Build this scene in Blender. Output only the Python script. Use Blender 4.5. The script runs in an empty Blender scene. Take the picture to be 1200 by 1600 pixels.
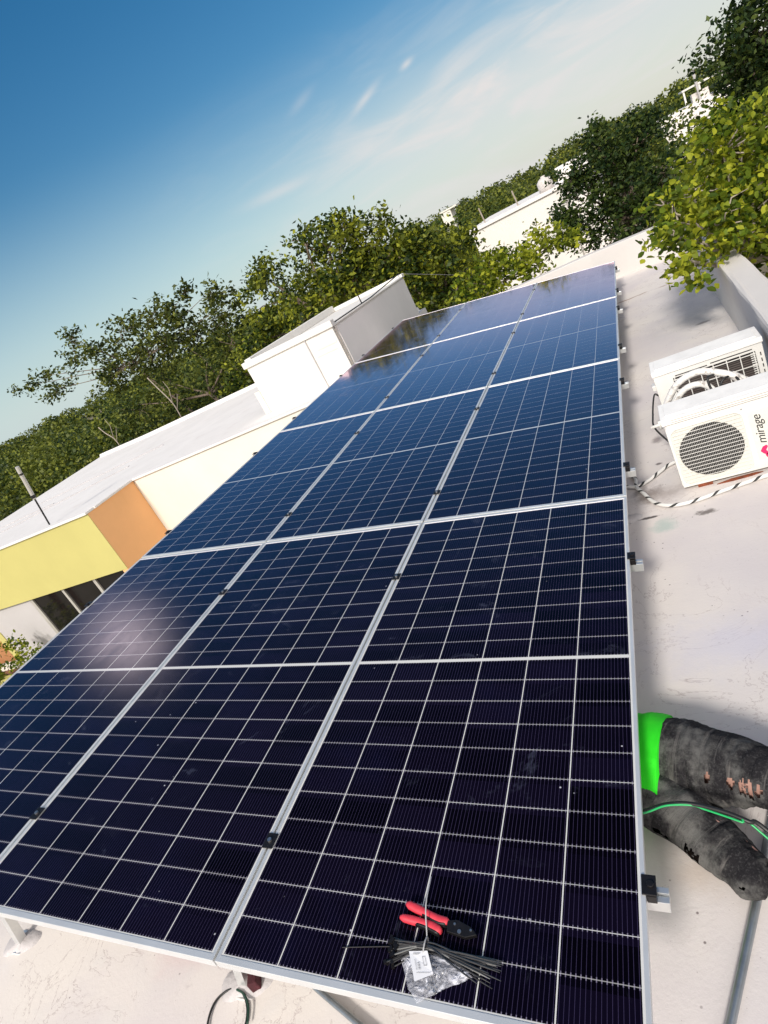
import bpy, bmesh, math, random
import numpy as np
from mathutils import Vector, Matrix

random.seed(7); RNG = np.random.default_rng(11)
R = math.radians
scene = bpy.context.scene
C = scene.collection

# ------------------------------------------------------------ camera
cd = bpy.data.cameras.new("camera"); cam = bpy.data.objects.new("camera", cd); C.objects.link(cam)
scene.camera = cam
cd.sensor_fit = 'VERTICAL'; cd.sensor_height = 36.0; cd.lens = 21.401662499999997
cd.clip_start = 0.05; cd.clip_end = 5000
cam.matrix_world = Matrix([[0.8457712, 0.252921, 0.4697893, 0.40429], [0.2988929, 0.5047713, -0.8098574, -0.61004], [-0.4419661, 0.8253708, 0.3513247, 1.97655], [0, 0, 0, 1]])

# ------------------------------------------------------------ light
SUN_EL, SUN_ROT = 36.0, 181.0          # sun low behind the viewer's left shoulder
w = bpy.data.worlds.new("World"); scene.world = w; w.use_nodes = True
nt = w.node_tree; N = nt.nodes; Lk = nt.links
bg = N['Background']; bg.inputs[1].default_value = 0.12
sky = N.new('ShaderNodeTexSky'); sky.sky_type = 'NISHITA'; sky.sun_disc = False
sky.sun_elevation = R(SUN_EL); sky.sun_rotation = R(SUN_ROT)
sky.air_density = 1.3; sky.dust_density = 0.4; sky.ozone_density = 3.0; sky.altitude = 0
def wmath(op, a, b=None, c=None, clamp=False):
    n = N.new('ShaderNodeMath'); n.operation = op; n.use_clamp = clamp
    for i, v in enumerate((a, b, c)):
        if v is None: continue
        if isinstance(v, (int, float)): n.inputs[i].default_value = v
        else: Lk.new(v, n.inputs[i])
    return n.outputs[0]
hs = N.new('ShaderNodeHueSaturation'); hs.inputs['Saturation'].default_value = 1.42; hs.inputs['Value'].default_value = .58; hs.inputs['Hue'].default_value = 0.498
Lk.new(sky.outputs[0], hs.inputs['Color'])
tc = N.new('ShaderNodeTexCoord'); sp = N.new('ShaderNodeSeparateXYZ'); Lk.new(tc.outputs['Generated'], sp.inputs[0])
X, Y, Z = sp.outputs
az = wmath('ARCTAN2', X, Y)                                # 0 ahead, negative to the left
el = wmath('ARCSINE', Z)
cmb = N.new('ShaderNodeCombineXYZ'); Lk.new(wmath('MULTIPLY', az, 5.0), cmb.inputs[0]); Lk.new(wmath('MULTIPLY', el, 22.0), cmb.inputs[1])
no = N.new('ShaderNodeTexNoise'); no.inputs['Scale'].default_value = 1.1; no.inputs['Detail'].default_value = 7; no.inputs['Roughness'].default_value = 0.55
no.inputs['Distortion'].default_value = 0.6
Lk.new(cmb.outputs[0], no.inputs['Vector'])
def sstep(v, a, b):
    n = N.new('ShaderNodeMapRange'); n.interpolation_type = 'SMOOTHSTEP'; n.inputs[1].default_value = a; n.inputs[2].default_value = b
    Lk.new(v, n.inputs[0]); return n.outputs[0]
lowm = wmath('MULTIPLY', sstep(el, 0.30, 0.03), sstep(az, -0.75, -0.05))
cl = wmath('MULTIPLY', sstep(no.outputs[0], 0.42, 0.72), lowm)
cl = wmath('MULTIPLY', cl, 0.75)
# a bright band of thin cloud between 3 and 9 degrees up, ahead and to the right
d1 = wmath('DIVIDE', wmath('SUBTRACT', el, wmath('ADD', 0.095, wmath('MULTIPLY', no.outputs[0], 0.03))), 0.06)
band = wmath('MULTIPLY', wmath('EXPONENT', wmath('MULTIPLY', wmath('MULTIPLY', d1, d1), -1.0)), sstep(az, -0.55, -0.1))
cl = wmath('ADD', cl, wmath('MULTIPLY', band, wmath('ADD', 0.35, wmath('MULTIPLY', no.outputs[0], 0.4))), clamp=True)
horiz = wmath('MULTIPLY', sstep(el, 0.30, -0.02), 0.8)
def wisp(a0, e0, ra, re, slope, k):
    da = wmath('SUBTRACT', az, a0); de = wmath('SUBTRACT', wmath('SUBTRACT', el, e0), wmath('MULTIPLY', da, slope))
    u = wmath('DIVIDE', da, ra); v = wmath('DIVIDE', wmath('ADD', de, wmath('MULTIPLY', wmath('SUBTRACT', no.outputs[0], 0.5), re)), re)
    s = wmath('ADD', wmath('MULTIPLY', u, u), wmath('MULTIPLY', v, v))
    return wmath('MULTIPLY', wmath('EXPONENT', wmath('MULTIPLY', s, -1.0)), k)
for a in ((-0.277, 0.185, 0.022, 0.005, 0.35, 0.5), (-0.209, 0.194, 0.009, 0.004, 0.2, 0.6), (-0.358, 0.22, 0.02, 0.006, 0.3, 0.18), (-0.44, 0.14, 0.05, 0.007, -0.05, 0.4)):
    cl = wmath('ADD', cl, wisp(*a), clamp=True)
fill_veil = wmath('MULTIPLY', sstep(wmath('SUBTRACT', wmath('MULTIPLY', X, 0.35), wmath('MULTIPLY', Y, 0.94)), -0.05, 0.55), sstep(Z, -0.05, 0.08))  # bright haze added behind the viewer, out of view, as warm fill light
fill_veil = wmath('MULTIPLY', fill_veil, wmath('ADD', 0.65, wmath('MULTIPLY', no.outputs[0], 0.5)), clamp=True)
# one bright cloud up to the left, outside the picture but mirrored in the glass
def gauss2(a0, e0, ra, re):
    u = wmath('DIVIDE', wmath('ADD', wmath('SUBTRACT', az, a0), wmath('MULTIPLY', wmath('SUBTRACT', no.outputs[0], .5), ra)), ra); v = wmath('DIVIDE', wmath('SUBTRACT', el, e0), re)
    return wmath('EXPONENT', wmath('MULTIPLY', wmath('ADD', wmath('MULTIPLY', u, u), wmath('MULTIPLY', v, v)), -1.0))
spotc = gauss2(-0.91, 0.568, 0.055, 0.05)
mx = N.new('ShaderNodeMix'); mx.data_type = 'RGBA'
mc = N.new('ShaderNodeMix'); mc.data_type = 'RGBA'; mc.inputs[7].default_value = (14, 15, 15, 1)
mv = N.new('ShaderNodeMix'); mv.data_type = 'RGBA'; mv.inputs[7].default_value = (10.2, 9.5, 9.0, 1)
mh = N.new('ShaderNodeMix'); mh.data_type = 'RGBA'; mhc = N.new('ShaderNodeMix'); mhc.data_type = 'RGBA'; mhc.inputs[6].default_value = (4.0, 5.0, 5.4, 1); mhc.inputs[7].default_value = (4.7, 4.95, 4.9, 1); Lk.new(sstep(az, -0.6, 0.1), mhc.inputs[0]); Lk.new(mhc.outputs[2], mh.inputs[7])
Lk.new(horiz, mh.inputs[0]); Lk.new(hs.outputs[0], mh.inputs[6])
Lk.new(cl, mx.inputs[0]); Lk.new(mh.outputs[2], mx.inputs[6]); mx.inputs[7].default_value = (5.2, 5.05, 5.0, 1)
Lk.new(fill_veil, mv.inputs[0]); Lk.new(mx.outputs[2], mc.inputs[6]); Lk.new(spotc, mc.inputs[0]); Lk.new(mc.outputs[2], mv.inputs[6]); Lk.new(mv.outputs[2], bg.inputs[0])

sd = bpy.data.lights.new("sun", 'SUN'); sd.energy = 2.75; sd.angle = R(9.0); sd.color = (1.0, 0.94, 0.86)
so = bpy.data.objects.new("sun", sd); C.objects.link(so)
sdir = Vector((math.sin(R(SUN_ROT))*math.cos(R(SUN_EL)), math.cos(R(SUN_ROT))*math.cos(R(SUN_EL)), math.sin(R(SUN_EL))))
so.rotation_euler = sdir.to_track_quat('Z', 'Y').to_euler(); so.location = (0, 0, 30)
scene.view_settings.view_transform = 'Standard'; scene.view_settings.look = 'None'
scene.view_settings.exposure = 0.32; scene.view_settings.gamma = 1.0
scene.render.engine = 'CYCLES'

# ------------------------------------------------------------ helpers
def tag(o, label=None, cat=None, group=None, kind=None):
    if label: o['label'] = label
    if cat: o['category'] = cat
    if group: o['group'] = group
    if kind: o['kind'] = kind
    return o
def empty(name, loc=(0, 0, 0), rot=(0, 0, 0)):
    o = bpy.data.objects.new(name, None); o.empty_display_size = 0.1; o.location = loc; o.rotation_euler = rot
    C.objects.link(o); return o

class MB:
    def __init__(s): s.v = []; s.f = []; s.uv = []
    def add(s, vs, fs, uvs=None):
        b = len(s.v); s.v += [tuple(map(float, q)) for q in vs]
        for i, f in enumerate(fs):
            s.f.append(tuple(b + k for k in f)); s.uv.append(uvs[i] if uvs else None)
        return s
    def box(s, x0, x1, y0, y1, z0, z1):
        vs = [(x, y, z) for z in (z0, z1) for y in (y0, y1) for x in (x0, x1)]
        return s.add(vs, [(0, 2, 3, 1), (4, 5, 7, 6), (0, 1, 5, 4), (2, 6, 7, 3), (0, 4, 6, 2), (1, 3, 7, 5)])
    def prism(s, poly, z0, z1):
        n = len(poly); vs = [(x, y, z0) for x, y in poly] + [(x, y, z1) for x, y in poly]
        fs = [tuple(range(n))[::-1], tuple(range(n, 2*n))] + [(i, (i+1) % n, n+(i+1) % n, n+i) for i in range(n)]
        return s.add(vs, fs)
    def tube(s, pts, rad, n=10, caps=True, squash=None):
        pts = [Vector(p) for p in pts]; m = len(pts)
        if not hasattr(rad, '__len__'): rad = [rad]*m
        up = Vector((0, 0, 1)); prev = None; vs = []; L = 0; Ls = []
        for i, p in enumerate(pts):
            t = (pts[min(i+1, m-1)] - pts[max(i-1, 0)]).normalized()
            if prev is None:
                a = t.orthogonal().normalized() if abs(t.z) > .95 else t.cross(up).normalized()
            else:
                a = (prev - t*prev.dot(t)).normalized()
            prev = a; b = t.cross(a)
            if i: L += (p - pts[i-1]).length
            Ls.append(L)
            for k in range(n):
                th = 2*math.pi*k/n
                vs.append(p + a*math.cos(th)*rad[i] + b*math.sin(th)*rad[i]*(squash or 1))
        fs = []; uvs = []
        for i in range(m-1):
            for k in range(n):
                k2 = (k+1) % n
                fs.append((i*n+k, i*n+k2, (i+1)*n+k2, (i+1)*n+k))
                uvs.append([(k/n, Ls[i]), ((k+1)/n, Ls[i]), ((k+1)/n, Ls[i+1]), (k/n, Ls[i+1])])
        if caps:
            fs.append(tuple(range(n))[::-1]); uvs.append([(0, 0)]*n)
            fs.append(tuple(range((m-1)*n, m*n))); uvs.append([(0, L)]*n)
        return s.add(vs, fs, uvs)
    def cyl(s, c, r, h, n=16, axis=2):
        c = Vector(c); d = Vector([0, 0, 0]); d[axis] = h
        return s.tube([c, c + d], r, n)
    def build(s, name, m, parent=None, smooth=False, bevel=0, loc=None):
        me = bpy.data.meshes.new(name); me.from_pydata(s.v, [], s.f)
        if any(u for u in s.uv):
            l = me.uv_layers.new(name="UVMap"); k = 0
            for u, f in zip(s.uv, s.f):
                for j in range(len(f)):
                    l.data[k].uv = u[j] if u else (0, 0); k += 1
        me.materials.append(m)
        if smooth: me.polygons.foreach_set('use_smooth', [True]*len(me.polygons))
        me.update()
        o = bpy.data.objects.new(name, me); C.objects.link(o)
        if parent: o.parent = parent
        if loc: o.location = loc
        if bevel:
            b = o.modifiers.new('bevel', 'BEVEL'); b.width = bevel; b.segments = 2; b.limit_method = 'ANGLE'; b.angle_limit = R(40)
        return o

def smooth_path(pts, k=6):
    P = [Vector(p) for p in pts]; P = [P[0]*2-P[1]] + P + [P[-1]*2-P[-2]]; out = []
    for i in range(1, len(P)-2):
        p0, p1, p2, p3 = P[i-1:i+3]
        for j in range(k):
            t = j/k
            out.append(0.5*((2*p1) + (p2-p0)*t + (2*p0-5*p1+4*p2-p3)*t*t + (3*p1-p0-3*p2+p3)*t**3))
    out.append(P[-2]); return out

# ------------------------------------------------------------ materials
class NT:
    def __init__(s, name):
        s.m = bpy.data.materials.new(name); s.m.use_nodes = True; s.t = s.m.node_tree; s.n = s.t.nodes; s.l = s.t.links
        s.b = s.n['Principled BSDF']
    def set(s, **k):
        for a, v in k.items():
            a = a.replace('_', ' ')
            if hasattr(v, 'links'): s.l.new(v, s.b.inputs[a])
            else: s.b.inputs[a].default_value = v
        return s
    def node(s, t, **k):
        n = s.n.new(t)
        for a, v in k.items(): setattr(n, a, v)
        return n
    def math(s, op, a, b=None, c=None, clamp=False):
        n = s.node('ShaderNodeMath', operation=op, use_clamp=clamp)
        for i, v in enumerate((a, b, c)):
            if v is None: continue
            if isinstance(v, (int, float)): n.inputs[i].default_value = v
            else: s.l.new(v, n.inputs[i])
        return n.outputs[0]
    def coord(s, kind='Object'): return s.node('ShaderNodeTexCoord').outputs[kind]
    def noise(s, scale, detail=4, rough=.5, vec=None, dist=0):
        n = s.node('ShaderNodeTexNoise'); n.inputs['Scale'].default_value = scale; n.inputs['Detail'].default_value = detail
        n.inputs['Roughness'].default_value = rough; n.inputs['Distortion'].default_value = dist
        s.l.new(vec if vec is not None else s.coord(), n.inputs['Vector']); return n.outputs[0]
    def step(s, v, a, b):
        n = s.node('ShaderNodeMapRange', interpolation_type='SMOOTHSTEP'); n.inputs[1].default_value = a; n.inputs[2].default_value = b
        s.l.new(v, n.inputs[0]); return n.outputs[0]
    def mix(s, f, a, b):
        n = s.node('ShaderNodeMix', data_type='RGBA')
        for i, v in ((0, f), (6, a), (7, b)):
            if hasattr(v, 'links'): s.l.new(v, n.inputs[i])
            elif i == 0: n.inputs[0].default_value = v
            else: n.inputs[i].default_value = (*v, 1)
        return n.outputs[2]
    def bump(s, h, strength=.3, dist=.01):
        n = s.node('ShaderNodeBump'); n.inputs['Strength'].default_value = strength; n.inputs['Distance'].default_value = dist
        s.l.new(h, n.inputs['Height']); s.l.new(n.outputs[0], s.b.inputs['Normal'])

def basic(name, col, rough=.6, metal=0, var=.12, scale=8, bump=0, bscale=None, spec=None):
    t = NT(name); n = t.noise(scale, 5, .6)
    dark = tuple(c*(1-var) for c in col); lite = tuple(min(1, c*(1+var)) for c in col)
    t.set(Base_Color=t.mix(t.step(n, .3, .7), dark, lite), Roughness=rough, Metallic=metal)
    if spec is not None: t.b.inputs['Specular IOR Level'].default_value = spec
    if bump: t.bump(t.noise(bscale or scale*6, 5, .6), bump, .01)
    return t.m

def plaster(name, col, stain=(.6, .52, .42), stain_amt=.25, bump=.25):
    t = NT(name); co = t.coord()
    sc = t.node('ShaderNodeMapping'); sc.inputs['Scale'].default_value = (1, 1, .25); t.l.new(co, sc.inputs[0])
    n1 = t.noise(1.3, 6, .6); n2 = t.noise(3.0, 8, .65, sc.outputs[0]); n3 = t.noise(45, 3, .6)
    c = t.mix(t.step(n1, .3, .75), tuple(q*.93 for q in col), col)
    c = t.mix(t.math('MULTIPLY', t.step(n2, .55, .8), stain_amt), c, stain)
    c = t.mix(t.math('MULTIPLY', t.step(n3, .66, .74), .25), c, tuple(q*.7 for q in col))
    t.set(Base_Color=c, Roughness=.85); t.b.inputs['Specular IOR Level'].default_value = .2
    t.bump(t.math('ADD', t.noise(30, 6, .7), t.math('MULTIPLY', n1, 3.0)), bump, .006)
    return t.m

def roof_material():
    t = NT('painted_concrete'); co = t.coord(); sep = t.node('ShaderNodeSeparateXYZ'); t.l.new(co, sep.inputs[0])
    x, y, z = sep.outputs
    n1 = t.noise(0.9, 5, .55); n2 = t.noise(4.5, 8, .65, dist=.5); n3 = t.noise(60, 4, .7); n4 = t.noise(12, 6, .7)
    c = t.mix(t.step(n1, .35, .65), (.65, .605, .605), (.75, .70, .655))
    c = t.mix(t.math('MULTIPLY', t.step(n2, .52, .72), .45), c, (.69, .66, .64))
    c = t.mix(t.math('MULTIPLY', t.step(n4, .60, .74), .35), c, (.43, .38, .385))
    v = t.node('ShaderNodeTexVoronoi'); v.inputs['Scale'].default_value = 22; v.inputs['Randomness'].default_value = 1; t.l.new(co, v.inputs['Vector'])
    spk = t.math('MULTIPLY', t.step(v.outputs['Distance'], .115, .05), t.step(t.noise(3.1, 3), .50, .58))
    c = t.mix(t.math('MULTIPLY', spk, .8), c, (.13, .10, .10))
    v2 = t.node('ShaderNodeTexVoronoi'); v2.inputs['Scale'].default_value = 75; t.l.new(co, v2.inputs['Vector'])
    c = t.mix(t.math('MULTIPLY', t.step(v2.outputs['Distance'], .16, .05), t.math('MULTIPLY', t.step(t.noise(8), .5, .6), .5)), c, (.25, .2, .19))
    # hairline scratches
    w1 = t.noise(2.2, 7, .62, dist=1.2)
    ln = t.step(t.math('ABSOLUTE', t.math('SUBTRACT', w1, .5)), .006, .0)
    c = t.mix(t.math('MULTIPLY', t.math('MULTIPLY', ln, t.step(n1, .42, .55)), .55), c, (.34, .27, .26))
    # stains and one wide soft bluish patch, at their places on the roof
    def spot(px, py, rx, ry, col, k, edge=.55, ns=9):
        nonlocal c
        du = t.math('DIVIDE', t.math('SUBTRACT', x, px), rx); dv = t.math('DIVIDE', t.math('SUBTRACT', y, py), ry)
        d = t.math('SQRT', t.math('ADD', t.math('MULTIPLY', du, du), t.math('MULTIPLY', dv, dv)))
        d = t.math('ADD', d, t.math('MULTIPLY', t.math('SUBTRACT', t.noise(ns, 6, .7), .5), 1.6))
        c = t.mix(t.math('MULTIPLY', t.step(d, 1.0, edge), k), c, col)
    spot(.11, 2.62, .10, .10, (.42, .52, .48), .7, .2)
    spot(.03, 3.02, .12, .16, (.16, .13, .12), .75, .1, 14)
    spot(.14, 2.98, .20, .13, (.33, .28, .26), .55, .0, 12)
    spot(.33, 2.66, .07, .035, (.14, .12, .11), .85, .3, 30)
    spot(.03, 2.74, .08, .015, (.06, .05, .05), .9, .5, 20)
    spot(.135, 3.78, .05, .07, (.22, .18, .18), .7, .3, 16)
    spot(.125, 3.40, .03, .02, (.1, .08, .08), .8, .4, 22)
    spot(.05, .62, .13, .10, (.50, .38, .27), .35, .0, 6)
    spot(.55, 6.5, .5, .5, (.44, .42, .42), .4, .0, 5)
    spot(.72, 6.2, .10, .05, (.2, .18, .17), .7, .3, 18)
    spot(-1.9, .25, .25, .12, (.62, .42, .42), .35, .0, 6)
    spot(.3, 1.6, .5, .28, (.55, .55, .68), .5, .0, 3)
    # the crack across the roof before the far parapet
    cy = t.math('SUBTRACT', t.math('ADD', y, t.math('MULTIPLY', x, .12)), t.math('ADD', 8.50, t.math('MULTIPLY', t.math('SUBTRACT', t.noise(3, 5, .6), .5), .22)))
    cr = t.math('MULTIPLY', t.step(t.math('ABSOLUTE', cy), .035, .008), t.step(t.noise(2.2, 3), .42, .56))
    c = t.mix(t.math('MULTIPLY', cr, .8), c, (.30, .17, .11))
    t.set(Base_Color=c, Roughness=.8); t.b.inputs['Specular IOR Level'].default_value = .25
    t.bump(t.math('ADD', t.math('MULTIPLY', n2, 2.0), t.math('ADD', t.math('MULTIPLY', n3, .7), t.math('MULTIPLY', n4, .4))), .25, .005)
    return t.m

PW, PL, GU, GV, PT = 1.146, 2.3967, .008, 0.0128, .031
LIP = .0115; MAR = .0045
def cell_material():
    t = NT('solar_cells'); uv = t.node('ShaderNodeUVMap').outputs[0]; sep = t.node('ShaderNodeSeparateXYZ'); t.l.new(uv, sep.inputs[0])
    u, v, _ = sep.outputs
    u0 = LIP + MAR; cw = (PW - 2*u0)/6; v0 = .018 + MAR; DV = .015; ch = (PL/2 - v0 - DV/2)/11
    a = t.math('DIVIDE', t.math('SUBTRACT', u, u0), cw)
    fa = t.math('FRACT', a)
    da = t.math('MULTIPLY', t.math('MINIMUM', fa, t.math('SUBTRACT', 1.0, fa)), cw)
    vv = t.math('SUBTRACT', t.math('ABSOLUTE', t.math('SUBTRACT', v, PL/2)), DV/2)
    b = t.math('DIVIDE', vv, ch); fb = t.math('FRACT', b)
    db = t.math('MULTIPLY', t.math('MINIMUM', fb, t.math('SUBTRACT', 1.0, fb)), ch)
    col = t.step(da, .0021, .0013); row = t.step(db, .0014, .0006)
    out = t.math('MAXIMUM', t.math('LESS_THAN', a, 0.0), t.math('GREATER_THAN', a, 6.0))
    out = t.math('MAXIMUM', out, t.math('GREATER_THAN', b, 11.0)); out = t.math('MAXIMUM', out, t.math('LESS_THAN', vv, 0.0))
    wn = t.node('ShaderNodeTexWhiteNoise', noise_dimensions='3D'); cb = t.node('ShaderNodeCombineXYZ')
    t.l.new(t.math('FLOOR', a), cb.inputs[0]); t.l.new(t.math('FLOOR', t.math('DIVIDE', v, ch)), cb.inputs[1])
    t.l.new(t.node('ShaderNodeObjectInfo').outputs['Random'], cb.inputs[2]); t.l.new(cb.outputs[0], wn.inputs[0])
    rnd = wn.outputs[0]
    row = t.math('MULTIPLY', row, t.math('ADD', .4, t.math('MULTIPLY', rnd, .5)))
    line = t.math('MAXIMUM', t.math('MAXIMUM', col, row), out)
    fs = t.math('ABSOLUTE', t.math('SUBTRACT', t.math('FRACT', t.math('MULTIPLY', a, 16.0)), .5))
    bus = t.math('MULTIPLY', t.step(fs, .065, .03), .85)
    # solder pads at the ends of each busbar
    pads = t.math('MULTIPLY', t.step(fs, .15, .07), t.step(db, .007, .004))
    oc = t.coord('Object')
    cellc = t.mix(rnd, (.0008, .0004, .001), (.0040, .0026, .009))
    cellc = t.mix(t.math('MULTIPLY', t.step(t.noise(2.5, 5, .6), .5, .75), .5), cellc, (.004, .004, .018))
    c = t.mix(bus, cellc, (.045, .036, .085)); c = t.mix(t.math('MULTIPLY', pads, .8), c, (.22, .20, .28))
    c = t.mix(line, c, (.62, .62, .60))
    # dust, splashes and wipe marks on the glass
    info = t.node('ShaderNodeObjectInfo').outputs['Random']
    mp = t.node('ShaderNodeVectorMath', operation='ADD'); t.l.new(oc, mp.inputs[0])
    cb2 = t.node('ShaderNodeCombineXYZ'); t.l.new(t.math('MULTIPLY', info, 37.0), cb2.inputs[0]); t.l.new(t.math('MULTIPLY', info, 91.0), cb2.inputs[1]); t.l.new(cb2.outputs[0], mp.inputs[1])
    vo = t.node('ShaderNodeTexVoronoi'); vo.inputs['Scale'].default_value = 14; t.l.new(mp.outputs[0], vo.inputs['Vector'])
    dots = t.math('MULTIPLY', t.step(vo.outputs['Distance'], .055, .025), t.step(t.noise(5, 2, .5, mp.outputs[0]), .55, .6))
    sm = t.noise(3.2, 7, .7, mp.outputs[0], 1.5)
    c = t.mix(t.math('MULTIPLY', t.step(sm, .58, .80), .16), c, (.30, .34, .50))
    c = t.mix(t.math('MULTIPLY', dots, .8), c, (.6, .6, .65))
    t.set(Base_Color=c)
    t.set(Roughness=t.math('ADD', .055, t.math('MULTIPLY', t.step(sm, .4, .8), .12)))
    t.b.inputs['IOR'].default_value = 1.5; t.b.inputs['Specular IOR Level'].default_value = .06
    # coated glass: almost no reflection head on, rising steeply towards grazing, with the violet cast of the coating
    lw = t.node('ShaderNodeLayerWeight'); lw.inputs[0].default_value = .5
    fac = t.math('MULTIPLY', t.math('POWER', lw.outputs['Facing'], 4.6), 2.05)
    fac = t.math('MINIMUM', fac, .76)
    gl = t.node('ShaderNodeBsdfGlossy'); gl.inputs['Color'].default_value = (1.0, .74, .88, 1)
    t.l.new(t.math('ADD', .075, t.math('MULTIPLY', t.step(sm, .4, .8), .12)), gl.inputs['Roughness'])
    mx = t.node('ShaderNodeMixShader'); t.l.new(fac, mx.inputs[0]); t.l.new(t.b.outputs[0], mx.inputs[1]); t.l.new(gl.outputs[0], mx.inputs[2])
    t.l.new(mx.outputs[0], t.n['Material Output'].inputs['Surface'])
    return t.m

def leaf_material(name, dark, mid, lite, trans=.35, p=(0.0, .55, .93), nsc=1.4):
    t = NT(name); g = t.node('ShaderNodeNewGeometry'); r = t.node('ShaderNodeValToRGB')
    t.l.new(g.outputs['Random Per Island'], r.inputs[0])
    e = r.color_ramp.elements; e[0].position = p[0]; e[0].color = (*dark, 1); e[1].position = p[2]; e[1].color = (*lite, 1)
    k = e.new(p[1]); k.color = (*mid, 1)
    nz = t.noise(nsc, 3)
    c = t.mix(t.math('MULTIPLY', t.step(nz, .45, .7), .5), r.outputs[0], lite)
    t.set(Base_Color=c, Roughness=.55); t.b.inputs['Specular IOR Level'].default_value = .3
    tr = t.node('ShaderNodeBsdfTranslucent'); t.l.new(c, tr.inputs[0]); mx = t.node('ShaderNodeMixShader'); mx.inputs[0].default_value = trans
    t.l.new(t.b.outputs[0], mx.inputs[1]); t.l.new(tr.outputs[0], mx.inputs[2]); t.l.new(mx.outputs[0], t.n['Material Output'].inputs['Surface'])
    return t.m

M = {}
M['roof'] = roof_material()
M['parapet'] = plaster('white_painted_parapet', (.66, .63, .60), stain_amt=.3)
M['white'] = plaster('white_plaster', (.80, .775, .73), (.60, .48, .35), .4)
M['white2'] = plaster('grey_white_plaster', (.86, .82, .79), (.6, .52, .5), .2)
M['cream'] = plaster('cream_plaster', (.80, .765, .68), (.7, .6, .42), .12)
M['nroof'] = plaster('white_roof_coating', (.84, .81, .78), (.55, .44, .40), .3)
M['yellow'] = plaster('yellow_plaster', (.56, .51, .19), (.6, .5, .2), .1, .12)
M['orange'] = plaster('orange_plaster', (.95, .52, .24), (.7, .36, .12), .2, .12)
M['terracotta'] = plaster('terracotta_plaster', (.42, .20, .09))
M['brown'] = basic('brown_clay', (.16, .07, .03), .9, 0, .3, 6, .3)
M['gray_wall'] = plaster('grey_wall', (.52, .50, .50))
M['alu'] = basic('aluminium_frame', (.78, .79, .78), .42, .55, .05, 5)
M['rail'] = basic('rail_aluminium', (.74, .75, .74), .35, .75, .06, 9)
M['black'] = basic('black_anodised', (.012, .011, .012), .4, .3, .2, 40)
M['steel'] = basic('steel', (.5, .5, .5), .3, .9, .1, 30)
M['galv'] = basic('galvanised_pipe', (.33, .36, .38), .38, .8, .18, 12, .05)
M['mortar'] = basic('rough_mortar', (.55, .52, .52), .95, 0, .15, 9, .6, 30)
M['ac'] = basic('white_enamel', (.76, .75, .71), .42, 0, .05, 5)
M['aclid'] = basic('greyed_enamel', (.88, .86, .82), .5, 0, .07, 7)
M['acdark'] = basic('dark_interior', (.012, .011, .011), .7, 0, .3, 20)
M['rust'] = basic('rust', (.22, .06, .025), .9, 0, .4, 30)
M['label'] = basic('paper_sticker', (.74, .73, .66), .5, 0, .03, 5)
M['ink'] = basic('black_ink', (.02, .02, .022), .6, 0, .1, 5)
M['magenta'] = basic('magenta_print', (.72, .02, .13), .5, 0, .06, 5)
M['glass'] = basic('dark_window_glass', (.010, .009, .010), .08, 0, .2, 3)
M['wframe'] = basic('pale_window_frame', (.52, .50, .46), .5, .3, .06, 5)
M['bark'] = basic('bark', (.17, .13, .10), .95, 0, .3, 12, .6, 40)
M['palebark'] = basic('pale_bark', (.36, .31, .26), .95, 0, .2, 12, .4, 40)
M['cable'] = basic('black_cable', (.015, .015, .015), .45, 0, .2, 30)
M['greenwire'] = basic('green_wire', (.02, .42, .12), .35, 0, .1, 30)
M['darkgreen'] = basic('dark_green_wire', (.01, .05, .03), .5)
M['ties'] = basic('black_nylon', (.014, .014, .015), .22, 0, .2, 40, spec=.8)
M['paper_bright'] = basic('white_paper', (.82, .82, .84), .6, 0, .03)
M['tie_white'] = basic('pale_nylon', (.45, .45, .45), .3)
M['soil'] = basic('dry_ground', (.20, .17, .11), .95, 0, .3, .05, .3, 2)
M['tank'] = basic('pale_tank_plastic', (.62, .58, .55), .6)
M['red'] = basic('red_rubber_grip', (.72, .05, .075), .5, 0, .12, 60)
M['skin'] = basic('skin', (.44, .25, .20), .55, 0, .08, 20)
M['hair'] = basic('dark_hair', (.02, .014, .01), .7)
M['oxide'] = basic('dark_red_block', (.07, .012, .018), .85, 0, .3, 30, .4)

def fins_material():
    t = NT('coil_fins'); co = t.coord(); sep = t.node('ShaderNodeSeparateXYZ'); t.l.new(co, sep.inputs[0])
    s = t.math('SINE', t.math('MULTIPLY', sep.outputs[2], 420.0)); n = t.noise(14, 5, .6)
    c = t.mix(t.step(s, -.4, .8), (.03, .024, .022), (.13, .11, .10)); c = t.mix(t.step(n, .45, .7), c, (.06, .04, .035))
    t.set(Base_Color=c, Roughness=.6, Metallic=.2); return t.m
M['fins'] = fins_material()
def tape_material():
    t = NT('striped_tape'); uv = t.node('ShaderNodeUVMap').outputs[0]; sep = t.node('ShaderNodeSeparateXYZ'); t.l.new(uv, sep.inputs[0])
    q = t.math('ADD', t.math('FRACT', t.math('ADD', sep.outputs[0], t.math('MULTIPLY', sep.outputs[1], 9.0))), t.math('MULTIPLY', t.math('SUBTRACT', t.noise(20, 3), .5), .12))
    c = t.mix(t.step(q, .24, .20), (.76, .75, .72), (.02, .02, .02)); t.set(Base_Color=c, Roughness=.5); return t.m
M['tape'] = tape_material()
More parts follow.
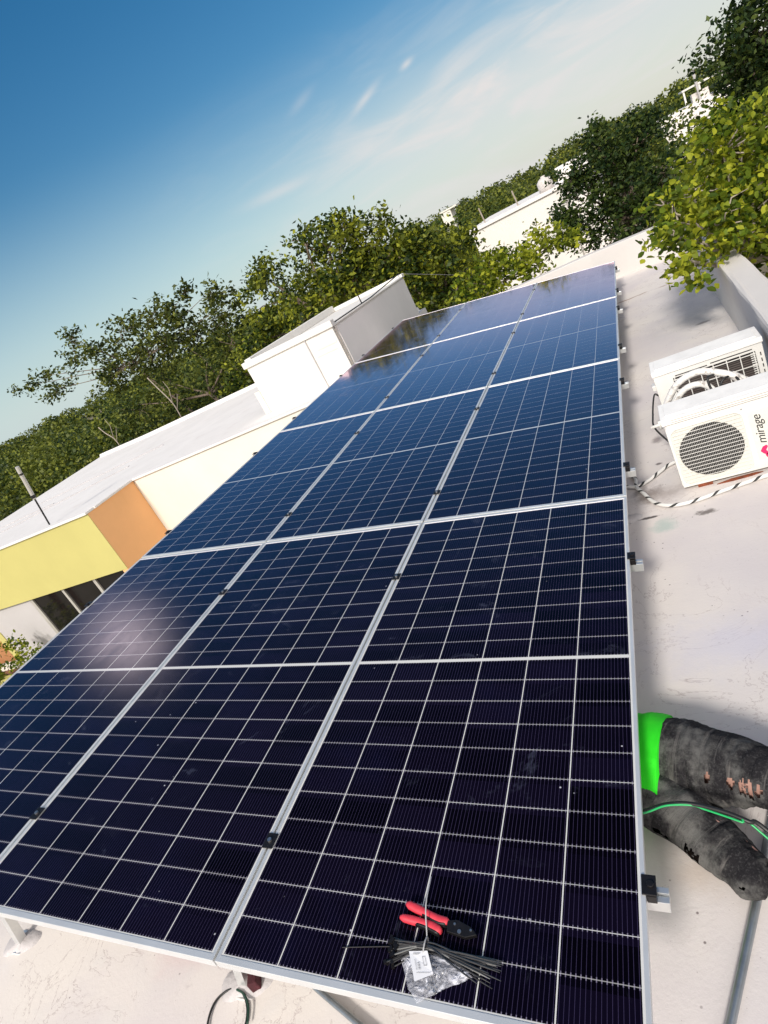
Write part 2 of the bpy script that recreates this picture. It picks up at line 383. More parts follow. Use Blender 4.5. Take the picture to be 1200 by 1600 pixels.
def wrap_material():
    t = NT('weathered_white_wrap'); uv = t.node('ShaderNodeUVMap').outputs[0]; sep = t.node('ShaderNodeSeparateXYZ'); t.l.new(uv, sep.inputs[0])
    f = t.math('FRACT', t.math('MULTIPLY', sep.outputs[1], 24.0))
    c = t.mix(t.math('MULTIPLY', t.step(f, .12, .0), .5), (.74, .72, .68), (.45, .40, .36))
    c = t.mix(t.math('MULTIPLY', t.step(t.noise(22, 7, .7), .54, .66), .75), c, (.16, .13, .11))
    t.set(Base_Color=c, Roughness=.7); t.bump(t.noise(40, 5), .6, .01); return t.m
M['wrap'] = wrap_material()
def denim_material():
    t = NT('faded_black_denim'); uv = t.node('ShaderNodeUVMap').outputs[0]; sep = t.node('ShaderNodeSeparateXYZ'); t.l.new(uv, sep.inputs[0])
    cb = t.node('ShaderNodeCombineXYZ'); t.l.new(t.math('MULTIPLY', sep.outputs[0], 1.6), cb.inputs[0]); t.l.new(t.math('MULTIPLY', sep.outputs[1], 30.0), cb.inputs[1])
    st = t.noise(1.6, 5, .6, cb.outputs[0], .6); n = t.noise(9, 6, .65); fine = t.noise(160, 3, .7)
    c = t.mix(t.step(n, .42, .66), (.018, .017, .019), (.12, .118, .112))
    c = t.mix(t.math('MULTIPLY', t.step(st, .55, .72), .55), c, (.17, .16, .15))
    c = t.mix(t.math('MULTIPLY', t.step(fine, .5, .7), .25), c, (.15, .15, .15))
    t.set(Base_Color=c, Roughness=.95); t.b.inputs['Specular IOR Level'].default_value = .1
    t.bump(t.math('ADD', t.math('MULTIPLY', st, 1.6), t.math('MULTIPLY', fine, .3)), .7, .008); return t.m
M['denim'] = denim_material()
def shirt_material():
    t = NT('neon_green_cloth'); n = t.noise(5, 4)
    c = t.mix(t.step(n, .4, .7), (.02, .70, .01), (.07, .88, .02)); t.set(Base_Color=c, Roughness=.8); t.bump(t.noise(90, 3), .3, .003); return t.m
M['shirt'] = shirt_material()
def plastic_material():
    t = NT('clear_plastic_film'); t.set(Base_Color=(.75, .77, .85, 1), Roughness=.12); t.b.inputs['IOR'].default_value = 1.45
    n = t.noise(28, 4, .6, dist=1.0); al = t.math('ADD', .22, t.math('MULTIPLY', t.step(n, .48, .66), .5)); t.set(Alpha=al)
    t.bump(n, 1.0, .02); return t.m
M['film'] = plastic_material()
M['cells'] = cell_material()

M['leaf_mid'] = leaf_material('broad_leaf_green', (.006, .018, .004), (.048, .085, .010), (.36, .38, .03), p=(0, .62, .97))
M['leaf_dark'] = leaf_material('dark_leaf_green', (.008, .022, .007), (.024, .052, .012), (.085, .12, .02), .3)
M['leaf_lime'] = leaf_material('lime_leaf', (.025, .055, .006), (.13, .20, .014), (.46, .48, .035), .45, (0, .58, .95))
M['leaf_olive'] = leaf_material('olive_leaf', (.014, .028, .009), (.055, .085, .018), (.19, .21, .03))
M['leaf_forest'] = leaf_material('forest_leaf', (.014, .032, .008), (.06, .09, .015), (.22, .24, .03), .3, nsc=.3)
M['leaf_dry'] = leaf_material('sparse_olive_leaf', (.012, .022, .007), (.05, .075, .013), (.19, .21, .035))

# ------------------------------------------------------------ the setting: ground and hills
def gz(x, y):
    r = np.hypot(x, y-2); a = np.degrees(np.arctan2(x, y))
    s = np.clip((r-30)/190, 0, 1); s = s*s*(3-2*s)
    hill = 2.2 + 2.6*np.exp(-((a+62)/16)**2) + 1.6*np.exp(-((a-4)/9)**2) + .8*np.exp(-((a+18)/8)**2)
    return -3.2 + s*hill - np.clip((r-260)/600, 0, 1)*6.0
rr = np.concatenate([[0], np.geomspace(3, 3500, 60)]); na = 144
vs = [(0, 2, -3.2)]; fs = []
for i, r in enumerate(rr[1:]):
    for k in range(na):
        th = 2*math.pi*k/na; x, y = r*math.sin(th), 2+r*math.cos(th); vs.append((x, y, float(gz(x, y))))
for k in range(na): fs.append((0, 1+(k+1) % na, 1+k))
for i in range(len(rr)-2):
    for k in range(na):
        a = 1+i*na+k; b = 1+i*na+(k+1) % na; fs.append((a, b, b+na, a+na))
g = MB().add(vs, fs).build('ground', M['soil'], smooth=True); tag(g, kind='structure')

# ------------------------------------------------------------ foliage
def leaf_mesh(cen, size, down=.35, aspect=.55, shape=4, rng=RNG):
    """cen (n,3), size (n,) -> verts, faces: one folded leaf per centre"""
    n = len(cen)
    d = rng.normal(size=(n, 3)); d[:, 2] = d[:, 2]*.6 - down; d /= np.linalg.norm(d, axis=1)[:, None]
    h = rng.normal(size=(n, 3)); h[:, 2] += .9; sN = np.cross(d, h); sN /= np.linalg.norm(sN, axis=1)[:, None]
    nn = np.cross(sN, d); L = size[:, None]; W = L*aspect*.5
    if shape == 4:
        P = np.stack([cen-d*L*.5, cen+sN*W+nn*L*.06, cen+d*L*.5, cen-sN*W+nn*L*.06], 1); k = 4
        F = [(0, 1, 2, 3)]
    else:
        P = np.stack([cen-d*L*.5, cen-d*L*.15+sN*W+nn*L*.07, cen+d*L*.22+sN*W*.85+nn*L*.05, cen+d*L*.5-nn*L*.05, cen+d*L*.22-sN*W*.85+nn*L*.05, cen-d*L*.15-sN*W+nn*L*.07], 1); k = 6
        F = [(0, 1, 2, 3), (0, 3, 4, 5)]
    V = P.reshape(-1, 3); idx = (np.arange(n)*k)[:, None]
    Fc = np.concatenate([idx+np.array(f)[None] for f in F], 1).reshape(-1, 4) if len(F) > 1 else idx+np.array(F[0])[None]
    return V, Fc
def quads_object(name, V, F, m, parent=None):
    me = bpy.data.meshes.new(name); me.vertices.add(len(V)); me.vertices.foreach_set('co', V.astype(np.float32).ravel())
    me.loops.add(F.size); me.loops.foreach_set('vertex_index', F.astype(np.int32).ravel())
    me.polygons.add(len(F)); me.polygons.foreach_set('loop_start', np.arange(0, F.size, 4, dtype=np.int32))
    me.update(calc_edges=True); me.materials.append(m)
    o = bpy.data.objects.new(name, me); C.objects.link(o)
    if parent: o.parent = parent
    return o
def clusters(blobs, spacing, rng, fill=.45):
    out = []
    for (x, y, z, rx, ry, rz) in blobs:
        k = max(6, int(4.2*(rx*ry*rz)**(2/3)/spacing**2))
        d = rng.normal(size=(k, 3)); d /= np.linalg.norm(d, axis=1)[:, None]
        rad = np.where(rng.random(k) < fill, rng.random(k)**.5, rng.uniform(.82, 1.12, k))
        out.append(np.array([x, y, z])+d*rad[:, None]*np.array([rx, ry, rz]))
    return np.concatenate(out)
def tree(name, base, blobs, leaf, label, cat='tree', group=None, m='leaf_mid', spacing=.3, per=26, spread=.5, trunk_r=.12,
         shape=4, bark='bark', down=.35, fill=.4, fork=.45, seed=1, aspect=.55, twigs=.25):
    rng = np.random.default_rng(seed)
    root = empty(name, base); tag(root, label, cat, group)
    B = [(b[0][0], b[0][1], b[0][2], b[1], b[1]*(b[3] if len(b) > 3 else 1.0), b[1]*(b[2] if len(b) > 2 else .85)) for b in blobs]
    cs = clusters(B, spacing, rng, fill)
    n = len(cs)*per
    cen = np.repeat(cs, per, 0)+rng.normal(size=(n, 3))*spacing*spread*np.array([1, 1, .8])
    size = leaf*rng.uniform(.65, 1.25, n)
    V, F = leaf_mesh(cen-np.array(base), size, down, aspect, shape, rng)
    quads_object('crown', V, F, M[m], root)
    t = MB(); bc = np.array([b[:3] for b in B]).mean(0); b0 = Vector((0, 0, 0)); lo = min(b[2]-b[5] for b in B)
    top = Vector((bc[0], bc[1], max(lo, base[2]+.3)*fork+bc[2]*(1-fork)))-Vector(base)
    mid = b0.lerp(top, .5)+Vector(rng.normal(size=3)*.12)
    t.tube(smooth_path([b0, mid, top], 4), [trunk_r*(1-.45*i/8) for i in range(9)], 8)
    for b in B:
        e = Vector(b[:3])-Vector(base)+Vector((0, 0, b[5]*.3)); mm = top.lerp(e, .5)+Vector(rng.normal(size=3)*.12*b[3])
        t.tube(smooth_path([top, mm, e], 3), [trunk_r*.42*(1-.75*i/6) for i in range(7)], 6)
    for c in cs[rng.random(len(cs)) < twigs]:
        j = np.argmin(((np.array([b[:3] for b in B])-c)**2).sum(1)); s = Vector(B[j][:3]).lerp(Vector(c), .1)-Vector(base); e = Vector(c)-Vector(base)
        mm = s.lerp(e, .5)+Vector(rng.normal(size=3)*.05)
        t.tube([s, mm, e], [trunk_r*.12, trunk_r*.08, trunk_r*.03], 4, False)
    t.build('trunk', M[bark], root, smooth=True)
    return root

# the woods covering the hills: one mass of crowns nobody could count
def forest():
    rng = np.random.default_rng(5); VV = []; FF = []; off = 0
    for i in range(1500):
        a = math.radians(rng.uniform(-74, 30)); r = 27*math.exp(rng.random()*math.log(235/27))
        x, y = r*math.sin(a), r*math.cos(a)
        if y < 17.5 or (-9.5 < x < 4 and y < 42) or (3 < x < 10 and 40 < y < 72): continue
        if y < 60 and .055 < x/y < .15: continue
        if y < 24 and x > -14: continue
        z0 = float(gz(x, y)); R0 = rng.uniform(1.2, 3.1); H = rng.uniform(2.5, 4.6)+(.6 if r > 120 else 0)
        k = int(np.clip(700*(40/r), 130, 560)); d = rng.normal(size=(k, 3)); d[:, 2] = np.abs(d[:, 2])*.9-.15; d /= np.linalg.norm(d, axis=1)[:, None]
        lump = 1+.22*np.sin(d[:, 0]*5+i)*np.cos(d[:, 1]*6+i*2)+rng.normal(size=k)*.07
        p = np.array([x, y, z0+H*.55])+d*lump[:, None]*np.array([R0, R0, H*.5])
        s = rng.uniform(.7, 1.3, k)*np.clip(.08+.0034*r, .16, .6)
        V, F = leaf_mesh(p, s, .1, .75, 4, rng); VV.append(V); FF.append(F+off); off += len(V)
    o = quads_object('forest', np.concatenate(VV), np.concatenate(FF), M['leaf_forest'])
    tag(o, 'distant green woods covering the low hills along the horizon', 'woods', kind='stuff')
forest()

# trees behind the buildings
tree('tree', (-13.2, 17.6, -3.2), [((-18.774, 17.500, 3.818), .75, .5), ((-20.658, 17.500, 3.196), .8, .35), ((-22.303, 17.800, 3.864), .55, .3), ((-15.726, 17.000, 3.720), .8, .55), ((-18.280, 17.300, 4.456), .45, .6), ((-13.828, 17.000, 3.612), .9, .7), ((-17.432, 17.000, 2.664), 1.0, .6), ((-12.515, 17.000, 3.707), .35, .9),
      ((-13.088, 17.000, 2.609), 1.0, .8), ((-11.580, 17.000, 2.642), .9, .8), ((-15.111, 17.000, 2.494), 1.1, .7), ((-16.101, 16.800, 2.713), .9, .7), ((-17.257, 17.000, 3.619), .7, .6), ((-13.767, 16.800, 2.720), .9, .7), ((-11.644, 17.000, 3.322), .4, .8), ((-20.953, 17.600, 3.838), .45, .5)], .17,
     'sparse twiggy tree reaching left over the hill into the blue sky', m='leaf_dry', spacing=.34, per=26, spread=.42, trunk_r=.06, bark='bark', fill=.6, seed=3, twigs=.8)
tree('tree', (-11.2, 17.0, -3.2), [((-12.699, 16.500, 1.445), 1.0, .8), ((-11.422, 16.500, 1.608), .9, .9), ((-11.471, 16.300, 0.562), .8, .8), ((-14.721, 16.800, 1.165), 1.0, .8), ((-17.171, 17.200, 1.151), 1.0, .7)], .16,
     'dark bushy tree between the sparse tree and the roof room', m='leaf_olive', spacing=.36, per=30, seed=4)
tree('tree', (-7.4, 16.2, -3.2), [((-8.801, 15.800, 2.141), 1.15), ((-6.661, 15.600, 2.512), 1.05), ((-5.410, 15.600, 2.189), .85), ((-9.597, 15.600, 1.130), 1.0), ((-6.310, 15.400, 1.504), 1.0), ((-4.977, 15.400, 1.766), .75), ((-10.632, 15.400, 0.556), .85), ((-7.392, 15.000, 1.529), 1.0), ((-5.957, 15.600, 2.835), .6), ((-8.970, 15.800, 2.795), .6), ((-7.257, 15.700, 3.037), .55)], .15,
     'tall dense tree right behind the white roof room', m='leaf_mid', spacing=.32, per=46, trunk_r=.18, seed=5)
tree('tree', (-3.9, 16.6, -3.2), [((-3.892, 16.000, 1.247), .85), ((-4.527, 15.600, 0.665), .95), ((-3.529, 15.800, 0.521), .75), ((-4.494, 15.800, 1.645), .6), ((-4.926, 15.400, 0.711), .9), ((-4.228, 15.000, -0.022), .8), ((-4.626, 15.800, 1.959), .5)], .14,
     'dark rounded tree right of the roof room above the panels', m='leaf_mid', spacing=.31, per=42, seed=6)
tree('shrub', (-2.0, 12.6, -3.2), [((-1.847, 12.600, 0.816), .42), ((-1.202, 12.600, 0.773), .4), ((-2.401, 12.600, 0.641), .45), ((-0.762, 12.800, 0.613), .35), ((-2.862, 12.600, 0.572), .4), ((-1.441, 12.200, 0.542), .4)], .12,
     'light green bush just beyond the roof parapet below the white house', 'bush', m='leaf_lime', spacing=.2, per=26, trunk_r=.05, seed=7)
tree('tree', (.9, 23.0, -3.2), [((0.194, 22.600, 1.358), 1.0), ((-0.789, 22.300, 0.467), .95), ((1.130, 22.600, 1.261), .9), ((0.542, 22.000, -0.059), 1.0), ((-1.185, 22.000, -0.140), .75), ((1.562, 22.200, 0.198), .9), ((-0.251, 21.600, -0.740), .75), ((1.009, 21.600, -1.037), .85), ((-0.895, 22.500, 1.420), .6), ((0.006, 22.800, 2.033), .5)], 0.16,
     'very dark green tree between the far white house and the bright leafy tree', m='leaf_dark', spacing=.31, per=44, trunk_r=.16, seed=8)
tree('tree', (3.0, 12.5, -3.2), [((2.460, 11.000, 2.063), .75), ((2.265, 11.000, 1.884), .38), ((2.361, 11.000, 1.367), .5), ((2.989, 11.000, 1.846), .9), ((2.017, 11.000, 1.287), .3), ((3.064, 11.000, 2.710), .7)], .09,
     'dark tree rising into the top right corner', m='leaf_dark', spacing=.19, per=44, trunk_r=.12, seed=9)
tree('tree', (2.1, 7.4, -3.2), [((0.959, 6.600, 1.138), .36), ((0.737, 6.000, 1.036), .26), ((1.303, 7.000, 1.309), .42), ((1.383, 6.500, 0.757), .40), ((0.707, 5.500, 0.721), .13, 1.1), ((0.637, 5.700, 0.949), .16), ((0.864, 5.800, 0.770), .17), ((1.598, 7.500, 1.398), .36), ((1.270, 7.600, 1.343), .22),
      ((1.347, 6.600, 0.356), .18), ((1.887, 7.000, 0.950), .7), ((1.063, 6.000, 0.850), .25), ((1.887, 6.500, 0.090), .5), ((1.561, 6.200, 0.644), .35), ((0.682, 6.200, 1.188), .14)], .075,
     'bright yellow-green tree hanging over the right parapet', m='leaf_lime', spacing=.13, per=24, spread=.5, shape=6, trunk_r=.09, aspect=.62, bark='palebark', seed=10, down=.5)
for i, (px, d, lab) in enumerate((( (-24.5, 18.5, -.9), 1.7, 'wide dark bush at the left end beyond the white roof, behind the thin mast'), ((-21.5, 20.5, -.6), 1.8, 'rounded olive bush beyond the roof under the tip of the sparse tree'),
        ((-18.0, 19.5, -.7), 1.5, 'bush beyond the white roof below the trunk of the sparse tree'), ((-27.5, 15.5, -1.0), 1.8, 'bush at the far left edge of the picture beyond the lower roof corner'))):
    x, y, z = px
    tree('bush', (x, y, -3.2), [((x, y, z), d, .8), ((x-1.1, y+.5, z-.2), d*.8, .8), ((x+1.1, y+.3, z+.05), d*.75, .8)], .2, lab, 'bush', 'bushes beyond the white roof', m='leaf_olive' if i % 2 else 'leaf_forest', spacing=.42, per=28, trunk_r=.1, seed=20+i)
# two bare pale dead branches standing in the bushes
for i, (b, pts, lab) in enumerate((((-14.141, 15.500, 0.358), ((-14.121, 15.500, 0.955), (-14.336, 15.500, 1.632)), 'bare pale dead branch behind the white roof, nearer the roof room'),
                            ((-17.871, 16.000, 0.383), ((-17.919, 16.000, 0.729), (-18.127, 16.000, 1.021)), 'short bare pale branch behind the roof, left of the longer bare branch'))):
    o = MB(); P = [b]+list(pts); q = np.array(P)-np.array(b)
    o.tube(smooth_path([tuple(k) for k in q]+[tuple(q[-1]*1.15+np.array([-.1, 0, .2]))], 4), .022, 5)
    o.tube([tuple(q[1]), tuple(q[1]+np.array([.1, .1, .45])), tuple(q[1]+np.array([.05, .1, .75]))], [.018, .012, .006], 5)
    o.tube([tuple(q[1]*.5), tuple(q[1]*.5+np.array([.3, .1, .5]))], [.015, .006], 5)
    t = o.build('dead_branch', M['palebark'], smooth=True); t.location = b; tag(t, lab, 'branch')

# ------------------------------------------------------------ far houses
def far_house():
    r = empty('house', (-4.0, 31, -3.2)); tag(r, 'long low white house with a water tank on its roof', 'house')
    q = (-4.0, 31, -3.2)
    MB().box(-2.15, 2.05, -1, 5, 0, 4.12).build('wall', M['white'], r)
    MB().box(2.053, 3.6, -.2, 5, 0, 3.9).build('side_wall', M['white2'], r)
    MB().box(-2.25, 2.15, -1.1, 5.1, 4.123, 4.27).build('roof', M['nroof'], r)
    MB().box(1.9, 3.3, 1, 3, 4.273, 4.9).build('roof_box', M['white2'], r)
    for x in (-1.45, .15): MB().tube([(x, -.8, 4.27), (x-.05, -.8, 4.95)], .035, 6).build('post', M['palebark'], r)
    t = MB(); t.tube([(0, 0, 0), (0, 0, .4), (0, 0, .5), (0, 0, .56)], [.34, .34, .24, .12], 14)
    o = t.build('water_tank', M['tank'], smooth=True, loc=(-2.55, 30.6, 1.073)); tag(o, 'pale round water tank on the flat roof of the far white house', 'water tank')
    MB().tube([(0, 0, .56), (0, 0, .62)], .1, 10).build('lid', M['tank'], o)
    r = empty('house', (6.3, 62, -3.2)); tag(r, 'small white house with canopy and pole, far off at upper right', 'house')
    MB().box(-2.3, 3.5, -1.5, 4, 0, 4.15).build('wall', M['white2'], r)
    MB().box(-.3, 2.6, -1, 2, 5.2, 5.33).build('canopy', M['white'], r)
    for x in (-.2, .9, 2.5): MB().box(x-.06, x+.06, -.95, -.83, 4.15, 5.2).build('canopy_post', M['white'], r)
    MB().tube([(.75, -1.4, 4.15), (.65, -1.4, 6.3)], .1, 6).build('pole', M['gray_wall'], r)
    MB().box(.3, 1.5, -.5, .6, 4.153, 4.75).build('roof_box', M['tank'], r)
    r = empty('house', (-16.22, 70, -2.24)); tag(r, 'tiny cream house on the wooded ridge, just left of the long white house', 'house')
    MB().box(-.55, .55, -1, 1, 0, 4.95).build('wall', M['cream'], r); MB().box(-.6, 1.3, -1.08, 1.08, 4.953, 5.1).build('roof', M['cream'], r)
far_house()

# ------------------------------------------------------------ our flat roofed house
h = empty('flat_roofed_house', (0, 0, 0)); tag(h, 'flat roofed house whose pale painted roof carries the solar panels', 'house')
MB().box(-3.95, 1.10, -3.0, 10.28, -.25, 0).build('roof', M['roof'], h)
MB().box(-3.90, 1.05, -2.95, 10.2, -3.2, -.252).build('wall', M['white'], h)
pf = [(1.10, 10.0), (-.35, 10.33), (-3.95, 10.36), (-3.95, 10.56), (-.35, 10.53), (1.10, 10.2)]
MB().prism(pf, -.3, .50).build('far_parapet', M['parapet'], h, bevel=.012)
# right parapet, slightly battered inner face and a raised bead along its inner edge
rp = MB(); ys = np.linspace(-3.0, 9.99, 40); rng = np.random.default_rng(2)
prof = [(.945, -.02), (.94, .30), (.925, .555), (.932, .575), (.955, .58), (.972, .572), (1.10, .575), (1.13, .56), (1.13, -.3), (.945, -.3)]
vs = []
for y in ys:
    for k, (x, z) in enumerate(prof): vs.append((x+rng.normal()*.003, y, z+(rng.normal()*.003 if z > .3 else 0)))
n = len(prof); fs = [(i*n+k, (i+1)*n+k, (i+1)*n+(k+1) % n, i*n+(k+1) % n) for i in range(len(ys)-1) for k in range(n)]
fs += [tuple(range(n)), tuple(range((len(ys)-1)*n, len(ys)*n))[::-1]]
rp.add(vs, fs).build('right_parapet', M['parapet'], h)

# ------------------------------------------------------------ neighbouring house
nh = empty('neighbour_house', (-9, 8, -3.2)); tag(nh, 'neighbouring house with white roof and yellow and orange walls at left', 'house')
def nb(mb, name, m, par=nh, **k):
    o = mb.build(name, M[m], par, **k); 
    if par is nh: o.location = (9, -8, 3.2)
    return o
NR = .5
roofp = [(-17.0, 6.46), (-9.03, 6.46), (-9.03, 7.72), (-4.25, 7.72), (-4.25, 13.6), (-14.2, 13.9), (-17.2, 14.45), (-17.0, 9.75)]
nb(MB().prism(roofp, NR-.12, NR), 'roof', 'nroof')
nb(MB().box(-16.9, -9.153, 6.44, 6.60, -.70, NR-.003).box(-9.153, -8.997, 6.44, 6.4485, -.70, NR-.003), 'yellow_wall', 'yellow')
nb(MB().box(-16.9, -13.98, 6.52, 6.6, -1.25, -.703), 'lower_wall', 'gray_wall')
nb(MB().box(-13.98, -12.24, 6.52, 6.6, -3.2, -.703), 'lower_wall', 'gray_wall')
nb(MB().box(-9.15, -8.997, 6.4505, 7.70, -3.2, NR-.003), 'orange_wall', 'orange')
nb(MB().box(-8.995, -4.25, 7.70, 7.9, -3.2, NR-.003), 'cream_wall', 'cream')
nb(MB().box(-16.8, -4.3, 13.0, 13.3, -3.2, NR-.125), 'back_wall', 'white')
nb(MB().box(-4.45, -4.3, 7.9, 13.0, -3.2, NR-.125), 'side_wall', 'white2')
e = MB(); e.box(-16.95, -8.98, 6.40, 6.62, NR+.001, NR+.045); e.box(-9.16, -8.96, 6.622, 7.66, NR+.001, NR+.045); e.box(-9.16, -4.25, 7.662, 7.9, NR+.001, NR+.04)
nb(e, 'roof_edge', 'nroof', bevel=.008)
e = MB(); e.tube([(-17.0, 14.3, NR), (-14.2, 13.8, NR), (-4.4, 13.5, NR)], .10, 6); nb(e, 'back_kerb', 'nroof')
# seams and patches on the roof coating
for (x0, y0, x1, y1, wd) in ((-15.6, 7.6, -11.0, 9.6, .05), (-14.9, 9.9, -10.6, 10.5, .04), (-9.2, 7.95, -6.1, 8.02, .05), (-16.4, 8.7, -13.2, 9.0, .04)):
    p = [(x0, y0), (x1, y1), (x1, y1+wd), (x0, y0+wd)]; nb(MB().prism(p, NR+.002, NR+.012), 'roof_seam', 'mortar')
nb(MB().box(-16.9, -14.2, 6.75, 6.9, -3.2, -1.253), 'porch_wall', 'terracotta')
nb(MB().box(-14.2, -13.98, 6.50, 6.9, -3.2, -1.253), 'pier', 'yellow')
nb(MB().box(-16.9, -14.2, 6.6, 6.75, -1.35, -1.253), 'porch_beam', 'brown')
# window with dark panes
wn = nb(MB().box(-12.24, -12.14, 6.50, 6.58, -2.4, -.703).box(-11.13, -11.06, 6.50, 6.58, -2.4, -.703).box(-10.13, -10.05, 6.50, 6.58, -2.4, -.703).box(-9.22, -9.153, 6.50, 6.58, -2.4, -.703).box(-12.24, -9.153, 6.50, 6.58, -2.5, -2.402), 'window', 'wframe')
for x0, x1 in ((-12.138, -11.132), (-11.058, -10.132), (-10.048, -9.222)): MB().box(x0, x1, 6.53, 6.545, -2.4, -.705).build('pane', M['glass'], wn)
nb(MB().box(-12.24, -9.153, 6.52, 6.6, -3.2, -2.503), 'lower_wall', 'gray_wall')
# roof room
bz = NR+.002
rr_ = nb(MB().box(-6.02, -4.17, 8.6, 12.75, bz, 1.36), 'roof_room', 'white')
MB().box(-4.167, -4.155, 8.75, 12.74, bz, 1.33).build('side_render', M['white2'], rr_)
lip = MB(); lip.box(-6.06, -4.13, 8.56, 8.70, 1.362, 1.47); lip.box(-6.06, -5.92, 8.702, 12.65, 1.362, 1.50); lip.box(-6.06, -4.13, 12.652, 12.8, 1.362, 1.44); lip.box(-4.27, -4.13, 8.702, 12.65, 1.362, 1.39)
lip.build('roof_lip', M['white'], rr_, bevel=.01)
MB().tube([(-4.73, 8.585, .5), (-4.73, 8.585, 1.36)], .012, 6).build('pipe', M['gray_wall'], rr_)
MB().box(-4.60, -4.2, 8.592, 8.598, 1.12, 1.16).box(-4.66, -4.25, 8.592, 8.598, 1.02, 1.05).build('stain_strip', M['cream'], rr_)
MB().tube([(-4.150, 8.64, 1.36), (-4.148, 8.64, .5)], .009, 6).build('pipe', M['palebark'], rr_)
nb(MB().box(-6.14, -6.023, 8.58, 8.8, bz, .93), 'pilaster', 'cream', bevel=.01)
cb = MB(); cb.tube([(-4.2, 12.7, 1.46), (-4.15, 10.6, 1.40), (-4.2, 8.65, 1.40)], .012, 5); cb.tube([(-4.2, 10.2, 1.40), (-4.2, 10.2, 1.55)], .012, 5)
o = cb.build('cable', M['cable'], smooth=True); tag(o, 'thin dark cable lying along the top edge of the white roof room', 'cable')
# overhead wire from the roof room
o = MB().tube([(-4.1, 12.7, 1.42), (-3.577, 16.000, 0.504)], .005, 4).build('overhead_wire', M['gray_wall']); tag(o, 'thin pale wire running from the far corner of the roof room to the trees', 'wire')
# mast
mt = empty('antenna_mast', (-10.4, 6.69, NR)); tag(mt, 'thin mast of white tube on dark rod on the roof edge', 'mast')
MB().tube([(0, 0, 0), (.13, 0, .60)], .016, 8).build('rod', M['cable'], mt)
MB().tube([(.128, 0, .58), (.285, 0, 1.22)], .036, 10).build('tube', M['wframe'], mt)
MB().tube([(.13, 0, .60), (.14, 0, .66)], .044, 10).build('collar', M['cable'], mt)
MB().tube([(.25, 0, 1.06), (.258, 0, 1.09)], .040, 10).build('collar', M['cable'], mt)
# yard corner below the window: planter ledge, pillar, posts
pl = empty('planter_box', (-13.6, 5.9, -3.2)); tag(pl, 'yellow planter with brown soil below the grey wall at the left edge', 'planter')
MB().box(-2.4, 1.5, -.25, -.1, 0, 1.25).build('front', M['yellow'], pl); MB().box(-2.4, 1.5, .45, .55, 0, 1.2).build('back', M['cream'], pl)
MB().box(-2.4, 1.5, -.098, .448, 0, 1.05).build('soil', M['brown'], pl)
for k, (x, lab) in enumerate(((-13.1, 'brown wooden post at the left edge, right one of two by the planter'), (-13.75, 'brown wooden post at the left edge, left one of two by the planter'))):
    o = MB().box(-.06, .06, -.06, .06, 0, 2.0).build('wooden_post', M['brown'], bevel=.01); o.location = (x, 5.2, -3.2-.4*k*0); tag(o, lab, 'post', 'wooden posts by the planter')
tree('shrub', (-12.7, 5.9, -2.2), [((-12.75, 5.9, -1.62), .33), ((-12.45, 5.85, -1.75), .28), ((-12.95, 5.95, -1.35), .16), ((-12.2, 5.8, -1.95), .25)], .085, 'small yellow-green shrub below the dark window beside the panels', 'shrub', m='leaf_lime', spacing=.14, per=12, trunk_r=.02, shape=6, seed=31)
tree('shrub', (-13.8, 5.7, -2.2), [((-13.85, 5.7, -1.75), .26), ((-13.6, 5.75, -1.9), .2)], .085, 'small leafy plant at the very left edge below the grey wall', 'shrub', m='leaf_lime', spacing=.14, per=14, trunk_r=.02, shape=6, seed=32)

# ------------------------------------------------------------ solar panels
TILT = R(8.7); H0 = .36
def pp(u, v, n=0): return Vector((u*math.cos(TILT)+n*math.sin(TILT), v, -u*math.sin(TILT)+n*math.cos(TILT)+H0))
def make_panel():
    root = empty('solar_panel', pp(0, 0), (0, TILT, 0))
    f = MB(); S = .018
    f.box(-LIP, 0, 0, PL, -PT, 0); f.box(-PW, -PW+LIP, 0, PL, -PT, 0)
    f.box(-PW+LIP, -LIP, 0, S, -PT, 0); f.box(-PW+LIP, -LIP, PL-S, PL, -PT, 0)
    f.build('frame', M['alu'], root, bevel=.0012)
    gl = MB(); z = -.0022
    gl.add([(-PW+LIP, S, z), (-LIP, S, z), (-LIP, PL-S, z), (-PW+LIP, PL-S, z)], [(0, 1, 2, 3)], [[(PW-LIP, S), (LIP, S), (LIP, PL-S), (PW-LIP, PL-S)]])
    gl.add([(-PW+LIP, S, z-.006), (-LIP, S, z-.006), (-LIP, PL-S, z-.006), (-PW+LIP, PL-S, z-.006)], [(3, 2, 1, 0)], [[(0, 0)]*4])
    gl.build('cell_sheet', M['cells'], root)
    MB().box(-PW/2-.06, -PW/2+.06, PL/2-.04, PL/2+.04, -.028, -.0085).build('junction_box', M['black'], root)
    return root
cols = ['right', 'middle', 'left']; rows = ['nearest to the camera', 'second from the camera', 'third from the camera', 'farthest from the camera']
extra = {(0, 0): 'nearest solar panel of the right column, carrying the pliers and cable ties', (2, 3): 'solar panel at the far left corner, reflecting the dark trees beside the roof room'}
proto = make_panel()
def copy_tree(o, parent=None):
    c = o.copy(); C.objects.link(c); c.parent = parent
    for ch in list(o.children): copy_tree(ch, c)
    return c
wob = np.random.default_rng(9)
for ci in range(3):
    for ri in range(4):
        o = proto if ci == ri == 0 else copy_tree(proto)
        o.location = pp(-ci*(PW+GU), ri*(PL+GV), wob.uniform(-.001, .001)); 
        tag(o, extra.get((ci, ri), 'dark solar panel in the %s column, %s' % (cols[ci], rows[ri])), 'solar panel', 'solar panels of the array')

